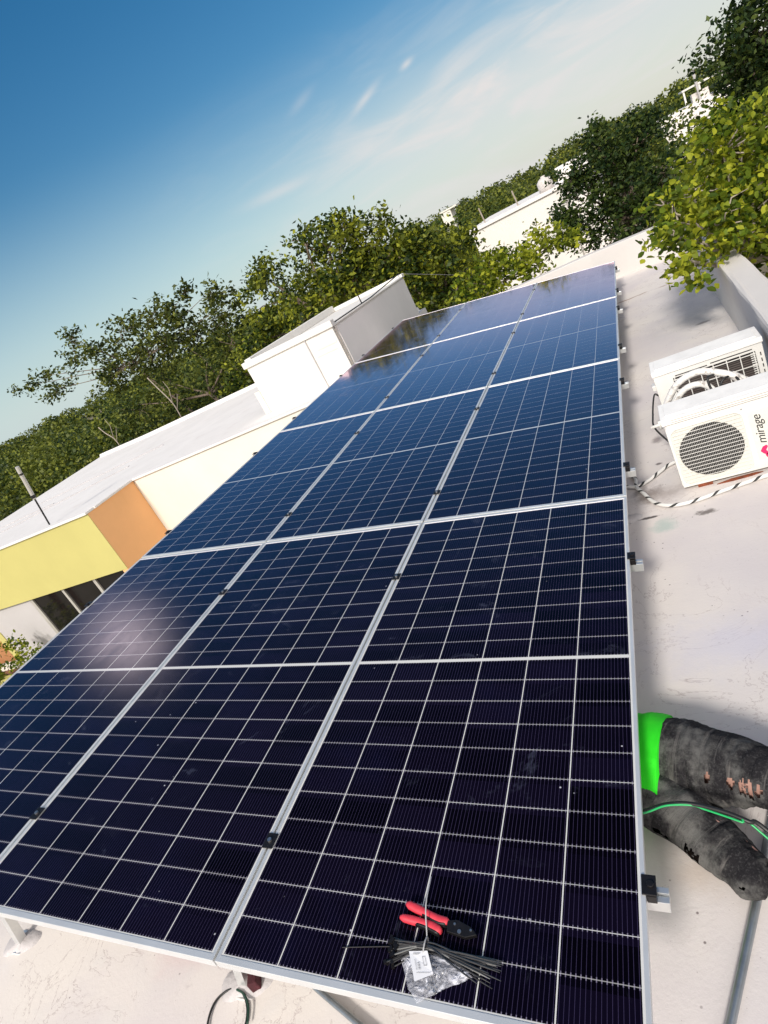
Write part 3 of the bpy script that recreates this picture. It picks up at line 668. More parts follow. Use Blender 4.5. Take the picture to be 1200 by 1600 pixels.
# rails with clamps and legs
VR = [.36, 1.84, 2.77, 4.26, 5.20, 6.68, 7.60, 9.10]
def end_clamp(s):
    m = MB(); x0 = .001 if s > 0 else -3*PW-2*GU-.024
    m.box(x0, x0+.023, -.024, .024, -PT-.002, -.006)
    if s > 0: m.box(-.009, .026, -.026, .026, .0015, .006)
    else: m.box(x0-.003, x0+.034, -.026, .026, .0015, .006)
    m.cyl(((.012 if s > 0 else x0+.011), 0, .006), .009, .006, 10)
    return m
def make_rail():
    r = empty('mounting_rail', pp(0, 0), (0, TILT, 0)); zt = -PT-.002
    m = MB(); m.box(-3.49, .052, -.020, -.004, zt-.04, zt); m.box(-3.49, .052, .004, .020, zt-.04, zt); m.box(-3.49, .052, -.004, .004, zt-.04, zt-.012)
    m.build('rail', M['rail'], r, bevel=.001)
    end_clamp(1).build('end_clamp', M['black'], r, bevel=.0015); end_clamp(-1).build('end_clamp', M['black'], r, bevel=.0015)
    for k in (1, 2):
        uc = -k*(PW+GU)+GU/2
        c = MB(); c.box(uc-.020, uc+.020, -.026, .026, .0015, .0055); c.box(uc-.007, uc+.007, -.02, .02, zt, .0015); c.build('mid_clamp', M['black'], r, bevel=.001)
        MB().cyl((uc, 0, .0055), .0075, .006, 10).build('bolt', M['steel'], r)
    return r
rail_lab = ['under the nearest panel row, closest to the camera', 'under the nearest panel row, farther one', 'under the second panel row, nearer one', 'under the second panel row, farther one',
            'under the third panel row, nearer one', 'under the third panel row, farther one', 'under the farthest panel row, nearer one', 'under the farthest panel row, farther one']
r0 = make_rail()
for i, v in enumerate(VR):
    o = r0 if i == 0 else copy_tree(r0); o.location = pp(0, v)
    tag(o, 'aluminium rail with black clamps '+rail_lab[i], 'rail', 'mounting rails under the panels')
# legs carrying the rails
def make_leg(hgt, lean):
    r = empty('support_leg', (0, 0, 0)); m = MB(); a = .02
    m.add([(-a, -a, 0), (a, -a, 0), (a, a, 0), (-a, a, 0), (-a, -a+lean, hgt), (a, -a+lean, hgt), (a, a+lean, hgt), (-a, a+lean, hgt)], [(3, 2, 1, 0), (4, 5, 6, 7), (0, 1, 5, 4), (1, 2, 6, 5), (2, 3, 7, 6), (3, 0, 4, 7)])
    m.build('post', M['rail'], r, bevel=.001)
    MB().box(-.05, .05, -.05, .05, .0, .006).build('base_plate', M['rail'], r)
    b = MB(); n = 22; rng = np.random.default_rng(int(hgt*1000)); vs = []
    for j, (q, z) in enumerate(((1.0, -.005), (.8, .007), (.45, .013), (.12, .016))):
        for k in range(n):
            th = 2*math.pi*k/n; rad = .10*q*(1+.28*math.sin(2*th+1)+.08*math.sin(5*th)+rng.normal()*.02)
            vs.append((rad*math.cos(th), rad*math.sin(th)*.8, z+(rng.normal()*.0015 if j else 0)))
    fs = [(j*n+k, j*n+(k+1) % n, (j+1)*n+(k+1) % n, (j+1)*n+k) for j in range(3) for k in range(n)]+[tuple(range(3*n, 4*n))]
    b.add(vs, fs).build('mortar_pad', M['mortar'], r, smooth=True)
    return r
for i, (x, v, yb, lab) in enumerate(((-2.98, .36, .20, 'metal leg on a mortar pad under the lower left panel edge'), (-1.50, .36, .17, 'metal leg on a mortar pad under the join of the nearest panels'),
                              (-.42, .36, .36, 'short metal leg under the nearest right corner of the panels'))):
    hgt = H0 - x*math.tan(TILT)-PT-.045
    o = make_leg(hgt, v-yb); o.location = (x, yb, 0); tag(o, lab, 'leg', 'support legs of the panel array')
for v in (2.77, 5.20, 7.60, 9.10):
    for x, nm in ((-3.2, 'left'), (-.12, 'right')):
        hgt = H0 - x*math.tan(TILT)-PT-.045
        o = make_leg(hgt, 0); o.location = (x, v, 0); tag(o, 'metal leg at the %s end of the %s rail from the camera' % (nm, {2.77: 'third', 5.20: 'fifth', 7.60: 'seventh', 9.10: 'last'}[v]), 'leg', 'support legs of the panel array')

# ------------------------------------------------------------ air conditioners
def text_mesh(txt, size, m, parent, loc, rot, shear=0.0, name='lettering', sx=1):
    cu = bpy.data.curves.new(name, 'FONT'); cu.body = txt; cu.size = size; cu.shear = shear; cu.extrude = .0008; cu.space_character = .95
    to = bpy.data.objects.new(name, cu); C.objects.link(to); bpy.context.view_layer.update()
    me = bpy.data.meshes.new_from_object(to.evaluated_get(bpy.context.evaluated_depsgraph_get())); bpy.data.objects.remove(to); bpy.data.curves.remove(cu)
    me.materials.clear(); me.materials.append(m); o = bpy.data.objects.new(name, me); C.objects.link(o)
    o.parent = parent; o.location = loc; o.rotation_euler = rot; o.scale = (sx, 1, 1); return o
def rpolar(x0, x1, z0, z1, r, n=72):
    cx, cz, hw, hh = (x0+x1)/2, (z0+z1)/2, (x1-x0)/2, (z1-z0)/2; out = []
    for k in range(n):
        a = 2*math.pi*k/n; c_, s_ = math.cos(a), math.sin(a); lo, hi = 0, 2*max(hw, hh)
        for _ in range(30):
            t = (lo+hi)/2; qx, qz = max(abs(c_*t)-(hw-r), 0), max(abs(s_*t)-(hh-r), 0)
            if abs(c_*t) <= hw and abs(s_*t) <= hh and math.hypot(qx, qz) <= r: lo = t
            else: hi = t
        out.append((cx+c_*lo, cz+s_*lo))
    return out
def rrect(x0, x1, z0, z1, r, n=6):
    out = []
    for cx, cz, a0 in ((x1-r, z1-r, 0), (x0+r, z1-r, 90), (x0+r, z0+r, 180), (x1-r, z0+r, 270)):
        for k in range(n+1):
            a = R(a0+90*k/n); out.append((cx+r*math.cos(a), cz+r*math.sin(a)))
    return out
AW, AH, AD = .70, .445, .235
def ring_frame(outer, inner, y, y2):
    """flat plate in XZ between two closed outlines with the same point count, with depth"""
    n = len(outer); vs = [(x, y, z) for x, z in outer]+[(x, y, z) for x, z in inner]+[(x, y2, z) for x, z in inner]
    fs = []
    for k in range(n):
        j = (k+1) % n; fs.append((k, j, n+j, n+k)); fs.append((n+k, n+j, 2*n+j, 2*n+k))
    return vs, fs
def ac_shell(r):
    b = MB(); b.box(0, AW, .012, AD, .03, AH); b.build('casing', M['ac'], r, bevel=.008)
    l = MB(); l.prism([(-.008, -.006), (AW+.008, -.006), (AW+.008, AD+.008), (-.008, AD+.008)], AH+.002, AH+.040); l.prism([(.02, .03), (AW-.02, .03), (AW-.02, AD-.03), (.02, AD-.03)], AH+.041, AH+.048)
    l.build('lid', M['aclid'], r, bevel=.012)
    g_ = MB(); g_.box(.04, AW-.04, -.0085, -.0065, AH+.012, AH+.016); g_.box(.04, AW-.04, -.0085, -.0065, AH+.025, AH+.029); g_.build('lid_groove', M['wframe'], r)
    for x in (.08, AW-.16): MB().box(x, x+.08, .01, AD-.01, 0, .029).build('foot', M['rust'], r)
ac = empty('air_conditioner', (.243, 2.94, 0), (0, 0, R(0))); tag(ac, 'white air conditioner with round fan grille and lettered sticker, front one', 'air conditioner', 'air conditioners on the roof')
ac_shell(ac)
# front plate with the grille opening, rounded square
gx0, gx1, gz0, gz1 = .018, .385, .040, .405
inner = rpolar(gx0, gx1, gz0, gz1, .04); outer = rpolar(.004, AW-.004, .028, AH-.002, .012)
icx, icz = (gx0+gx1)/2, (gz0+gz1)/2
outer = []
for x, z in inner:                # outer outline met by the same rays from the grille centre
    dx, dz = x-icx, z-icz; t = min([v for v in (((AW-.004-icx)/dx if dx > 1e-6 else 9), ((.004-icx)/dx if dx < -1e-6 else 9), ((AH-.002-icz)/dz if dz > 1e-6 else 9), ((.028-icz)/dz if dz < -1e-6 else 9))]); outer.append((icx+dx*t, icz+dz*t))
vs, fs = ring_frame(outer, inner, -.002, .008); fp = MB().add(vs, fs); 
n_ = len(outer); fp.add([(x, -.002, z) for x, z in outer]+[(x, .0118, z) for x, z in outer], [(k, n_+k, n_+(k+1) % n_, (k+1) % n_) for k in range(n_)])
fp.build('front_plate', M['ac'], ac)
gx, gzc = (gx0+gx1)/2, (gz0+gz1)/2+.003
# plate behind the bars with a round hole, dark inside
N_ = len(inner); hole = []
for x, z in inner:
    a = math.atan2(z-gzc, x-gx); hole.append((gx+.166*math.cos(a), gzc+.166*math.sin(a)))
vs, fs = ring_frame(inner, hole, .0075, .0115); MB().add(vs, fs).build('grille_plate', M['label'], ac)
dk = MB(); dk.add([(x, .0112, z) for x, z in hole], [tuple(range(N_))]); dk.build('fan_opening', M['acdark'], ac)
fb = MB()
for k in range(3):
    a = R(20+120*k); 
    pts = [(gx+.02*math.cos(a), .0108, gzc+.02*math.sin(a)), (gx+.145*math.cos(a-.25), .0105, gzc+.145*math.sin(a-.25)), (gx+.145*math.cos(a+.45), .0109, gzc+.145*math.sin(a+.45)), (gx+.02*math.cos(a+.8), .0109, gzc+.02*math.sin(a+.8))]
    fb.add(pts, [(0, 1, 2, 3)])
fb.build('fan', M['cable'], ac)
gr = MB(); x_ = gx0+.008
nv = 40; nh_ = 16
for k in range(nv): x = gx0+.012+(gx1-gx0-.024)*k/(nv-1); gr.box(x-.0004, x+.0004, -.001, .0005, gz0+.008, gz1-.008)
for k in range(nh_): z = gz0+.012+(gz1-gz0-.024)*k/(nh_-1); gr.box(gx0+.006, gx1-.006, -.003, -.0012, z-.0015, z+.0015)
gr.build('grille', M['ac'], ac)
# sticker and lettering
stx = .412
st = MB().box(stx, stx+.135, -.0035, -.0025, .085, .385).build('sticker', M['label'], ac)
text_mesh('mirage', .062, M['ink'], st, (stx+.056, -.0042, .178), (R(90), R(-90), 0), shear=.25, sx=1.12)
hm = MB()   # the red brush mark below the word
for poly in ([(.012, .128), (.026, .152), (.044, .158), (.050, .148), (.038, .128), (.046, .112), (.054, .100), (.040, .098), (.024, .110)],
             [(.030, .100), (.050, .116), (.062, .126), (.078, .120), (.080, .108), (.064, .094), (.070, .080), (.060, .072), (.044, .076), (.034, .086)]):
    n = len(poly); hm.add([(stx+.004+x*1.05, -.0052, z*1.02+.006) for x, z in poly]+[(stx+.004+x*1.05, -.0036, z*1.02+.006) for x, z in poly], [tuple(range(n))]+[(k, (k+1) % n, n+(k+1) % n, n+k) for k in range(n)])
hm.build('red_mark', M['magenta'], st)
text_mesh('Inverter', .026, M['ink'], st, (stx+.118, -.0042, .24), (R(90), R(-90), 0), shear=.2)
MB().cyl((.39, -.0022, AH-.03), .004, -.002, 8, 1).build('screw', M['steel'], ac)
# grey / rust smudges under the unit
o = MB().prism([(.42, 2.93), (.50, 2.925), (.60, 2.93), (.66, 2.945), (.62, 2.955), (.50, 2.952)], .001, .006).build('dead_leaves', M['rust']); tag(o, 'rust red dry leaves caught under the front air conditioner', 'leaves')

# second unit, seen from its coil side
a2 = empty('air_conditioner', (.236, 3.80, 0), (0, 0, R(0))); tag(a2, 'white air conditioner behind, its dark coil grid facing the camera', 'air conditioner', 'air conditioners on the roof')
AW2 = .655; W0 = AW; 
b = MB(); b.box(0, .115, 0, .24, .03, AH); b.box(AW2-.045, AW2, 0, .24, .03, AH); b.box(.115, AW2-.045, 0, .24, AH-.045, AH); b.box(.115, AW2-.045, 0, .24, .03, .06); b.box(.115, AW2-.045, .03, .24, .06, AH-.045)
b.build('casing', M['ac'], a2)
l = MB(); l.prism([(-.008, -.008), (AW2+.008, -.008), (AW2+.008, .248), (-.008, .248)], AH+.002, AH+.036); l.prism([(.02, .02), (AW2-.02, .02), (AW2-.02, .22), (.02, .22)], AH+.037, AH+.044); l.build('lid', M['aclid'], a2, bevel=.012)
MB().add([(.116, .022, .061), (AW2-.046, .022, .061), (AW2-.046, .022, AH-.046), (.116, .022, AH-.046)], [(0, 1, 2, 3)]).build('coil', M['fins'], a2)
g_ = MB(); 
for k in range(7): x = .125+k*(AW2-.18)/6; g_.box(x-.0028, x+.0028, -.001, .006, .061, AH-.046)
for k in range(5): z = .075+k*(AH-.135)/4; g_.box(.117, AW2-.047, -.003, -.0012, z-.0028, z+.0028)
for k in range(22): z = .07+k*(AH-.13)/21; g_.box(AW2-.075, AW2-.047, .007, .010, z-.003, z+.003)
g_.build('coil_guard', M['ac'], a2)
s_ = MB(); 
for k in range(8): s_.box(AW2-.022, AW2-.016, -.002, .002, .08+k*.04, .103+k*.04)
s_.box(.13, .33, -.002, .002, AH-.036, AH-.030); s_.box(.35, AW2-.06, -.002, .002, AH-.030, AH-.024)
s_.build('vent_slots', M['acdark'], a2)
MB().cyl((.075, -.003, .33), .004, .003, 8, 1).build('screw', M['steel'], a2)
MB().box(-.028, -.001, .05, .12, .33, .37).build('handle', M['ac'], a2, bevel=.006)
for x in (.08, AW2-.16): MB().box(x, x+.08, .02, .22, 0, .029).build('foot', M['rust'], a2)

# insulated pipes between the units
o = MB().tube(smooth_path([(.255, 3.42, .06), (.258, 3.40, .24), (0.265, 3.380, 0.366), (0.364, 3.360, 0.507), (0.475, 3.340, 0.553), (0.562, 3.320, 0.533), (0.673, 3.300, 0.459), (.70, 3.27, .34), (.74, 3.2, .2)], 6), .021, 12).build('insulated_pipe', M['wrap'], smooth=True)
tag(o, 'grimy wrapped pipe arching highest between the two air conditioners', 'pipe', 'insulated pipes of the air conditioners')
o = MB().tube(smooth_path([(.262, 3.34, .05), (.272, 3.33, .25), (0.283, 3.300, 0.357), (0.384, 3.300, 0.478), (0.477, 3.280, 0.501), (0.532, 3.260, 0.462), (0.551, 3.220, 0.390), (.56, 3.19, .25), (.57, 3.18, .12)], 6), .019, 12).build('insulated_pipe', M['wrap'], smooth=True)
tag(o, 'cleaner white pipe making the lower arch between the air conditioners', 'pipe', 'insulated pipes of the air conditioners')
o = MB().tube(smooth_path([(0.660, 3.420, 0.442), (0.711, 3.420, 0.392), (0.768, 3.420, 0.335), (0.828, 3.420, 0.295), (.90, 3.45, .25), (.91, 3.46, .1)], 5), .024, 12).build('insulated_pipe', M['wrap'], smooth=True)
tag(o, 'short white pipe at right behind the front air conditioner', 'pipe', 'insulated pipes of the air conditioners')
c = MB(); c.tube(smooth_path([(.57, 3.2, .2), (0.581, 3.250, 0.430), (0.610, 3.270, 0.486), (0.659, 3.300, 0.473), (0.686, 3.250, 0.431), (.7, 3.2, .2)], 6), .007, 6)
c.tube(smooth_path([(.64, 3.2, .2), (0.707, 3.250, 0.422), (0.769, 3.300, 0.409), (0.809, 3.250, 0.362)], 6), .006, 6)
c.tube(smooth_path([(0.553, 3.200, 0.409), (0.531, 3.220, 0.481), (0.532, 3.240, 0.536), (0.567, 3.300, 0.521)], 5), .007, 6)
o = c.build('cable_bundle', M['cable'], smooth=True); tag(o, 'loose black cables looping behind the front air conditioner', 'cables')
c = MB(); c.tube(smooth_path([(.235, 3.83, .30), (0.211, 3.750, 0.342), (0.172, 3.600, 0.261), (0.168, 3.500, 0.208), (.25, 3.38, .1)], 5), .006, 6)
o = c.build('cable', M['cable'], smooth=True); tag(o, 'black cable hanging down the left side of the rear air conditioner', 'cable')
c = MB(); c.tube([(-.035, 0, 0), (.05, 0, .004)], .011, 8); c.tube([(.02, 0, -.03), (.022, 0, .03)], .010, 8)
o = c.build('pipe_valve', M['ac'], smooth=True); o.location = (0.180, 3.500, 0.223); tag(o, 'small white pipe valve at the left end of the air conditioner pipes', 'valve')

# tape wrapped bundles on the roof
o = MB().tube(smooth_path([(-.35, 3.6, .02), (-.052, 3.31, .02), (-.02, 3.12, .02), (.017, 3.02, .02), (.08, 2.86, .02), (.167, 2.785, .02), (.28, 2.775, .02), (.406, 2.804, .02), (.54, 2.835, .02), (.70, 2.865, .02), (.95, 2.88, .02)], 6), .0115, 10).build('wrapped_cable', M['tape'], smooth=True)
tag(o, 'spirally taped white cable curving in front of the front air conditioner', 'cable', 'tape wrapped cables on the roof')
o = MB().tube(smooth_path([(-.35, 3.4, .02), (-.08, 3.16, .02), (.0, 3.13, .02), (.09, 3.20, .02), (.17, 3.29, .02), (.25, 3.34, .02), (.30, 3.40, .02)], 6), .0115, 10).build('wrapped_cable', M['tape'], smooth=True)
tag(o, 'taped white cable running back behind the front air conditioner', 'cable', 'tape wrapped cables on the roof')

# ------------------------------------------------------------ things in the foreground
o = MB().tube([(.279+.06, .731+.19, .022), (.215, .539, .022), (.10, .223, .022), (-.04, -.16, .022), (-.2, -.6, .022)], .0115, 16).build('metal_pipe', M['galv'], smooth=True)
tag(o, 'grey metal conduit pipe lying on the roof under the knee, lower right', 'pipe')
o = MB().tube([(-1.261, 0.226, 0.020), (-1.165, 0.177, 0.020), (-0.964, 0.100, 0.020), (-0.754, 0.020, 0.020)], .010, 12).build('thin_rod', M['galv'], smooth=True)
tag(o, 'thin dark metal rod coming out from under the lower edge of the panels', 'rod')
o = MB().tube(smooth_path([(-1.561, -0.013, 0.008), (-1.592, 0.046, 0.008), (-1.597, 0.096, 0.008), (-1.571, 0.131, 0.008), (-1.529, 0.146, 0.008), (-1.484, 0.134, 0.008), (-1.444, 0.101, 0.008), (-1.420, 0.060, 0.008), (-1.417, 0.024, 0.008), (-1.406, -0.019, 0.008)], 5), .0042, 6).build('wire_loop', M['cable'], smooth=True)
o2 = MB().tube(smooth_path([(-1.514, 0.141, 0.016), (-1.473, 0.131, 0.016), (-1.429, 0.098, 0.018), (-1.402, 0.049, 0.016)], 5), .004, 6).build('green_strand', M['darkgreen'], o, smooth=True)
tag(o, 'loop of thin black and green wire lying on the roof at the bottom', 'wire')
o = MB().box(-.018, .018, -.03, .03, 0, .05).build('brick_piece', M['oxide'], bevel=.004); o.location = (-1.442, 0.176, 0.000); o.rotation_euler = (0, 0, .5); tag(o, 'dark red brick piece under the lower edge of the panels', 'brick')

# tools lying on the nearest right panel: local frame of the panel plane
def plane_obj(name, u, v, n=.0, rot=0.0):
    o = empty(name, pp(u, v, n)); o.rotation_mode = 'XYZ'; o.matrix_world = Matrix.Translation(pp(u, v, n)) @ Matrix.Rotation(TILT, 4, 'Y') @ Matrix.Rotation(rot, 4, 'Z'); return o
TU = [(-0.5366, 0.1726), (-0.6138, 0.223), (-0.5686, 0.2105), (-0.515, 0.195), (-0.484, 0.1931), (-0.622, 0.1863), (-0.576, 0.183), (-0.5342, 0.1777), (-0.4994, 0.167), (-0.4878, 0.1941), (-0.4607, 0.1996), (-0.4198, 0.1867), (-0.4033, 0.1706), (-0.4318, 0.1602), (-0.4836, 0.1678), (-0.4495, 0.1714), (-0.4652, 0.1878), (-0.4201, 0.1789)]
TZ = [(-0.5335, 0.1263), (-0.622, 0.1017), (-0.3397, 0.1023), (-0.5565, 0.2957), (-0.7696, 0.0943)]
TB = [(-0.495, 0.0746), (-0.6007, 0.1015), (-0.5277, 0.1221), (-0.41, 0.1057), (-0.3933, 0.086), (-0.4709, 0.0439), (-0.5278, 0.0069), (-0.5597, 0.0355), (-0.5714, 0.1062), (-0.5221, 0.114), (-0.4946, 0.0662), (-0.5376, 0.0421)]
def loft(mb, secs, n=14):
    """secs: list of (x, y, z, half width, half height, tangent angle)"""
    vs = []
    for (x, y, z, hw, hh, an) in secs:
        for k in range(n):
            th = 2*math.pi*k/n; a = math.copysign(abs(math.cos(th))**.8, math.cos(th))*hw; b = math.copysign(abs(math.sin(th))**.8, math.sin(th))*hh
            vs.append((x-math.sin(an)*a, y+math.cos(an)*a, z+b))
    m = len(secs); fs = [(i*n+k, (i+1)*n+k, (i+1)*n+(k+1) % n, i*n+(k+1) % n) for i in range(m-1) for k in range(n)]+[tuple(range(n)), tuple(range((m-1)*n, m*n))[::-1]]
    return mb.add(vs, fs)
def handle(pts, wds, mb):
    pts = smooth_path([(p[0], p[1], .014) for p in pts], 5); m = len(pts); secs = []
    for i, p in enumerate(pts):
        t = pts[min(i+1, m-1)]-pts[max(i-1, 0)]; an = math.atan2(t.y, t.x); s = i/(m-1)*(len(wds)-1); k = min(int(s), len(wds)-2); wd = wds[k]*(1-(s-k))+wds[k+1]*(s-k)
        if i in (0, m-1): wd *= .55
        secs.append((p.x, p.y, p.z, wd, .011 if 0 < i < m-1 else .006, an))
    return loft(mb, secs)
cr = plane_obj('crimping_pliers', *TU[0]); tag(cr, 'red handled crimping pliers with a black head, lying on the nearest panel', 'pliers')
def rel(i, o=TU[0]): return (TU[i][0]-o[0], TU[i][1]-o[1])
q = MB(); handle([rel(1), rel(2), rel(3), rel(4)], [.009, .0115, .0105, .012, .010], q); q.build('handle', M['red'], cr, smooth=True)
q = MB(); handle([rel(5), rel(6), rel(7), rel(8)], [.008, .0105, .010, .0125, .010], q); q.build('handle', M['red'], cr, smooth=True)
for a_, b_ in ((1, 4), (5, 8)):       # dark soft insert along the inner side of each grip
    q = MB(); p0, p1, p2 = rel(a_+1), rel(a_+2), rel(b_); sh_ = -.007 if a_ == 1 else -.0075
    handle([(p0[0], p0[1]+sh_), (p1[0], p1[1]+sh_), (p2[0]-.004, p2[1]+sh_)], [.004, .007, .005], q)
    for i in range(len(q.v)): q.v[i] = (q.v[i][0], q.v[i][1], q.v[i][2]-.0015)
    q.build('grip_insert', M['black'], cr, smooth=True)
hd = [rel(k) for k in range(9, 15)]; q = MB(); q.prism(hd, .009, .021); q.build('head', M['black'], cr, bevel=.0015)
for k in (15, 16, 17):
    x, y = rel(k); MB().cyl((x, y, .0212), .0052 if k == 15 else .003, .002, 14).build('rivet', M['steel'], cr)
# bundle of cable ties
M['ties_glint'] = basic('glint_nylon', (.20, .20, .19), .25)  # paler tone for some of the black ties: sun glints put into the colour
zt = plane_obj('cable_tie_bundle', *TZ[0]); tag(zt, 'bundle of black cable ties bound together beside the pliers', 'cable ties')
rng = np.random.default_rng(4)
hx, hy = TZ[1][0]-TZ[0][0], TZ[1][1]-TZ[0][1]; tx, ty = TZ[2][0]-TZ[0][0], TZ[2][1]-TZ[0][1]
for i in range(34):
    s0 = rng.normal(); s1 = s0*.4+rng.normal()*.8; ax = Vector((tx-hx, ty-hy)).normalized(); pr = Vector((-ax.y, ax.x))
    hp = Vector((hx, hy))+pr*(.017*max(-1.8, min(1.8, s0)))+ax*rng.uniform(-.008, .016); tp = Vector((tx, ty))+pr*(.020*max(-1.7, min(1.7, s1)))+ax*rng.uniform(-.05, .012)
    mid = pr*(.006*rng.normal()); z0 = rng.uniform(.002, .024); z1 = rng.uniform(.002, .016); zm = rng.uniform(.004, .022)
    P = smooth_path([(hp.x, hp.y, z0), (mid.x, mid.y, zm), (tp.x*.55, tp.y*.55, (zm+z1)/2+.003), (tp.x, tp.y, z1)], 4)
    m = MB(); m.tube(P, [.0021]*(len(P)-2)+[.0018, .0008], 4, True, .5); m.build('cable_tie', M['ties'] if i % 6 else M['ties_glint'], zt)
    hb = MB(); hb.box(-.0045, .003, -.0042, .0042, -.002, .005); h_ = hb.build('tie_head', M['black'], zt); h_.location = (hp.x, hp.y, z0); h_.rotation_euler = (0, 0, math.atan2(-hp.y+mid.y, -hp.x+mid.x))
m = MB(); 
bp = [(.0, .0)]
pts = [(math.sin(a)*.0015, math.cos(a)*.023, .013+math.sin(a)*.015) for a in np.linspace(0, 2*math.pi, 17)]; m.tube(pts, .0022, 5)
tt = TZ[3][0]-TZ[0][0], TZ[3][1]-TZ[0][1]; m.tube(smooth_path([(0, .02, .016), (tt[0]*.5, tt[1]*.5, .045), (tt[0], tt[1], .03)], 5), .0018, 5)
m.build('binding_tie', M['tie_white'] if 'tie_white' in M else M['steel'], zt)
o = MB().tube(smooth_path([(TZ[4][0], TZ[4][1], .002), ((TZ[4][0]+TZ[0][0])/2, (TZ[4][1]+TZ[0][1])/2+.004, .003), (TZ[0][0]-.03, TZ[0][1], .004)], 5), .0016, 5).build('cable_tie', M['black'])
o.matrix_world = Matrix.Translation(pp(0, 0, 0)) @ Matrix.Rotation(TILT, 4, 'Y'); tag(o, 'single black cable tie poking out to the left of the bundle', 'cable tie')
# plastic bag with a paper label
bgp = plane_obj('plastic_bag', *TB[0]); tag(bgp, 'crumpled clear plastic bag with white paper label at the panel edge', 'bag')
out = [(a-TB[0][0], b-TB[0][1]) for a, b in TB[1:8]]
cx, cy = np.mean(out, 0); nr, ns = 9, 42; rng = np.random.default_rng(8); vs = []; dense = []
per = out+[out[0]]
for i in range(len(out)):
    for k in range(ns//len(out)): t_ = k/(ns//len(out)); dense.append((per[i][0]*(1-t_)+per[i+1][0]*t_, per[i][1]*(1-t_)+per[i+1][1]*t_))
ns = len(dense)
for side in (1, 0):
    for j in range(nr+1):
        for x, y in dense:
            s = j/nr; px_, py_ = cx+(x-cx)*s, cy+(y-cy)*s
            vs.append((px_+rng.normal()*.001, py_+rng.normal()*.001, .0035+side*(.014*(1-s**3)+rng.normal()*.0028*(s < .99))+.001*side))
fs = []
for side in (0, 1):
    o_ = side*(nr+1)*ns
    fs += [(o_+j*ns+k, o_+(j+1)*ns+k, o_+(j+1)*ns+(k+1) % ns, o_+j*ns+(k+1) % ns) for j in range(nr) for k in range(ns)]
MB().add(vs, fs).build('film', M['film'], bgp)
lb = [(a-TB[0][0], b-TB[0][1]) for a, b in TB[8:12]]; 
MB().add([(x, y, .0215+.002*(i % 2)) for i, (x, y) in enumerate(lb)], [(0, 1, 2, 3)]).build('label', M['paper_bright'] if 'paper_bright' in M else M['label'], bgp)
ex = Vector((lb[1][0]-lb[0][0], lb[1][1]-lb[0][1])); ey = Vector((lb[3][0]-lb[0][0], lb[3][1]-lb[0][1])); l0 = Vector(lb[0])
pm = MB()
for a0, a1, b0, b1 in [(.34, .46, .40+.05*i, .415+.05*i) for i in range(5)]+[(.22, .27, .30+.04*i, .312+.04*i) for i in range(9)]+[(.66, .675, .2, .5), (.80, .815, .2, .5), (.675, .80, .2, .212), (.675, .80, .488, .5)]+[(.2, .6, .08, .095), (.2, .5, .12, .13), (.2, .9, .72, .73)]:
    P = [l0+ex*a+ey*b for a, b in ((a0, b0), (a1, b0), (a1, b1), (a0, b1))]; pm.add([(p.x, p.y, .0245) for p in P], [(0, 1, 2, 3)])
pm.build('print', M['ink'], bgp)
# small parts inside the bag
sp_ = MB(); rng = np.random.default_rng(12)
for i in range(16):
    s = rng.random()*.6; k = rng.integers(ns); x, y = cx+(dense[k][0]-cx)*s+.01, cy+(dense[k][1]-cy)*s; a = rng.random()*6.28
    sp_.tube([(x, y, .007), (x+.014*math.cos(a), y+.014*math.sin(a), .009)], .0035, 7)
sp_.build('small_parts', M['steel'], bgp)

# ------------------------------------------------------------ the person working under the panels
pn = empty('person', (.05, .9, 0)); tag(pn, 'person in green shirt and ripped black jeans lying under the panels', 'person')
OFF = Vector((.05, .9, 0))
J = {'pelvis': (-.01, .90, .125), 'waist': (-.16, .91, .12), 'chest': (-.36, .92, .125), 'neck': (-.53, .93, .12), 'headb': (-.60, .93, .12), 'head': (-.70, .93, .125),
     'shL': (-.47, 1.08, .12), 'shR': (-.47, .77, .12), 'elL': (-.36, 1.26, .09), 'elR': (-.36, .60, .09), 'haL': (-.44, 1.10, .25), 'haR': (-.42, .76, .25), 'fiL': (-.46, 1.04, .28), 'fiR': (-.44, .82, .28),
     'hA': (.06, .925, .135), 'kA': (.36, .79, .17), 'aA': (.72, .72, .07), 'tA': (.86, .72, .12),
     'hB': (.01, .80, .12), 'kB': (.235, .565, .085), 'cB': (.145, .72, .058), 'aB': (.09, .88, .045), 'tB': (.06, .98, .045)}
RAD = {'pelvis': .115, 'waist': .105, 'chest': .12, 'neck': .055, 'headb': .062, 'head': .085, 'shL': .06, 'shR': .06, 'elL': .038, 'elR': .038, 'haL': .028, 'haR': .028, 'fiL': .02, 'fiR': .02,
       'hA': .10, 'kA': .084, 'aA': .035, 'tA': .03, 'hB': .098, 'kB': .066, 'cB': .045, 'aB': .033, 'tB': .028}
ED = [('pelvis', 'waist'), ('waist', 'chest'), ('chest', 'neck'), ('neck', 'headb'), ('headb', 'head'), ('chest', 'shL'), ('chest', 'shR'), ('shL', 'elL'), ('elL', 'haL'), ('haL', 'fiL'), ('shR', 'elR'), ('elR', 'haR'), ('haR', 'fiR'),
      ('pelvis', 'hA'), ('hA', 'kA'), ('kA', 'aA'), ('aA', 'tA'), ('pelvis', 'hB'), ('hB', 'kB'), ('kB', 'cB'), ('cB', 'aB'), ('aB', 'tB')]
names = list(J); extra_v = []; extra_e = []
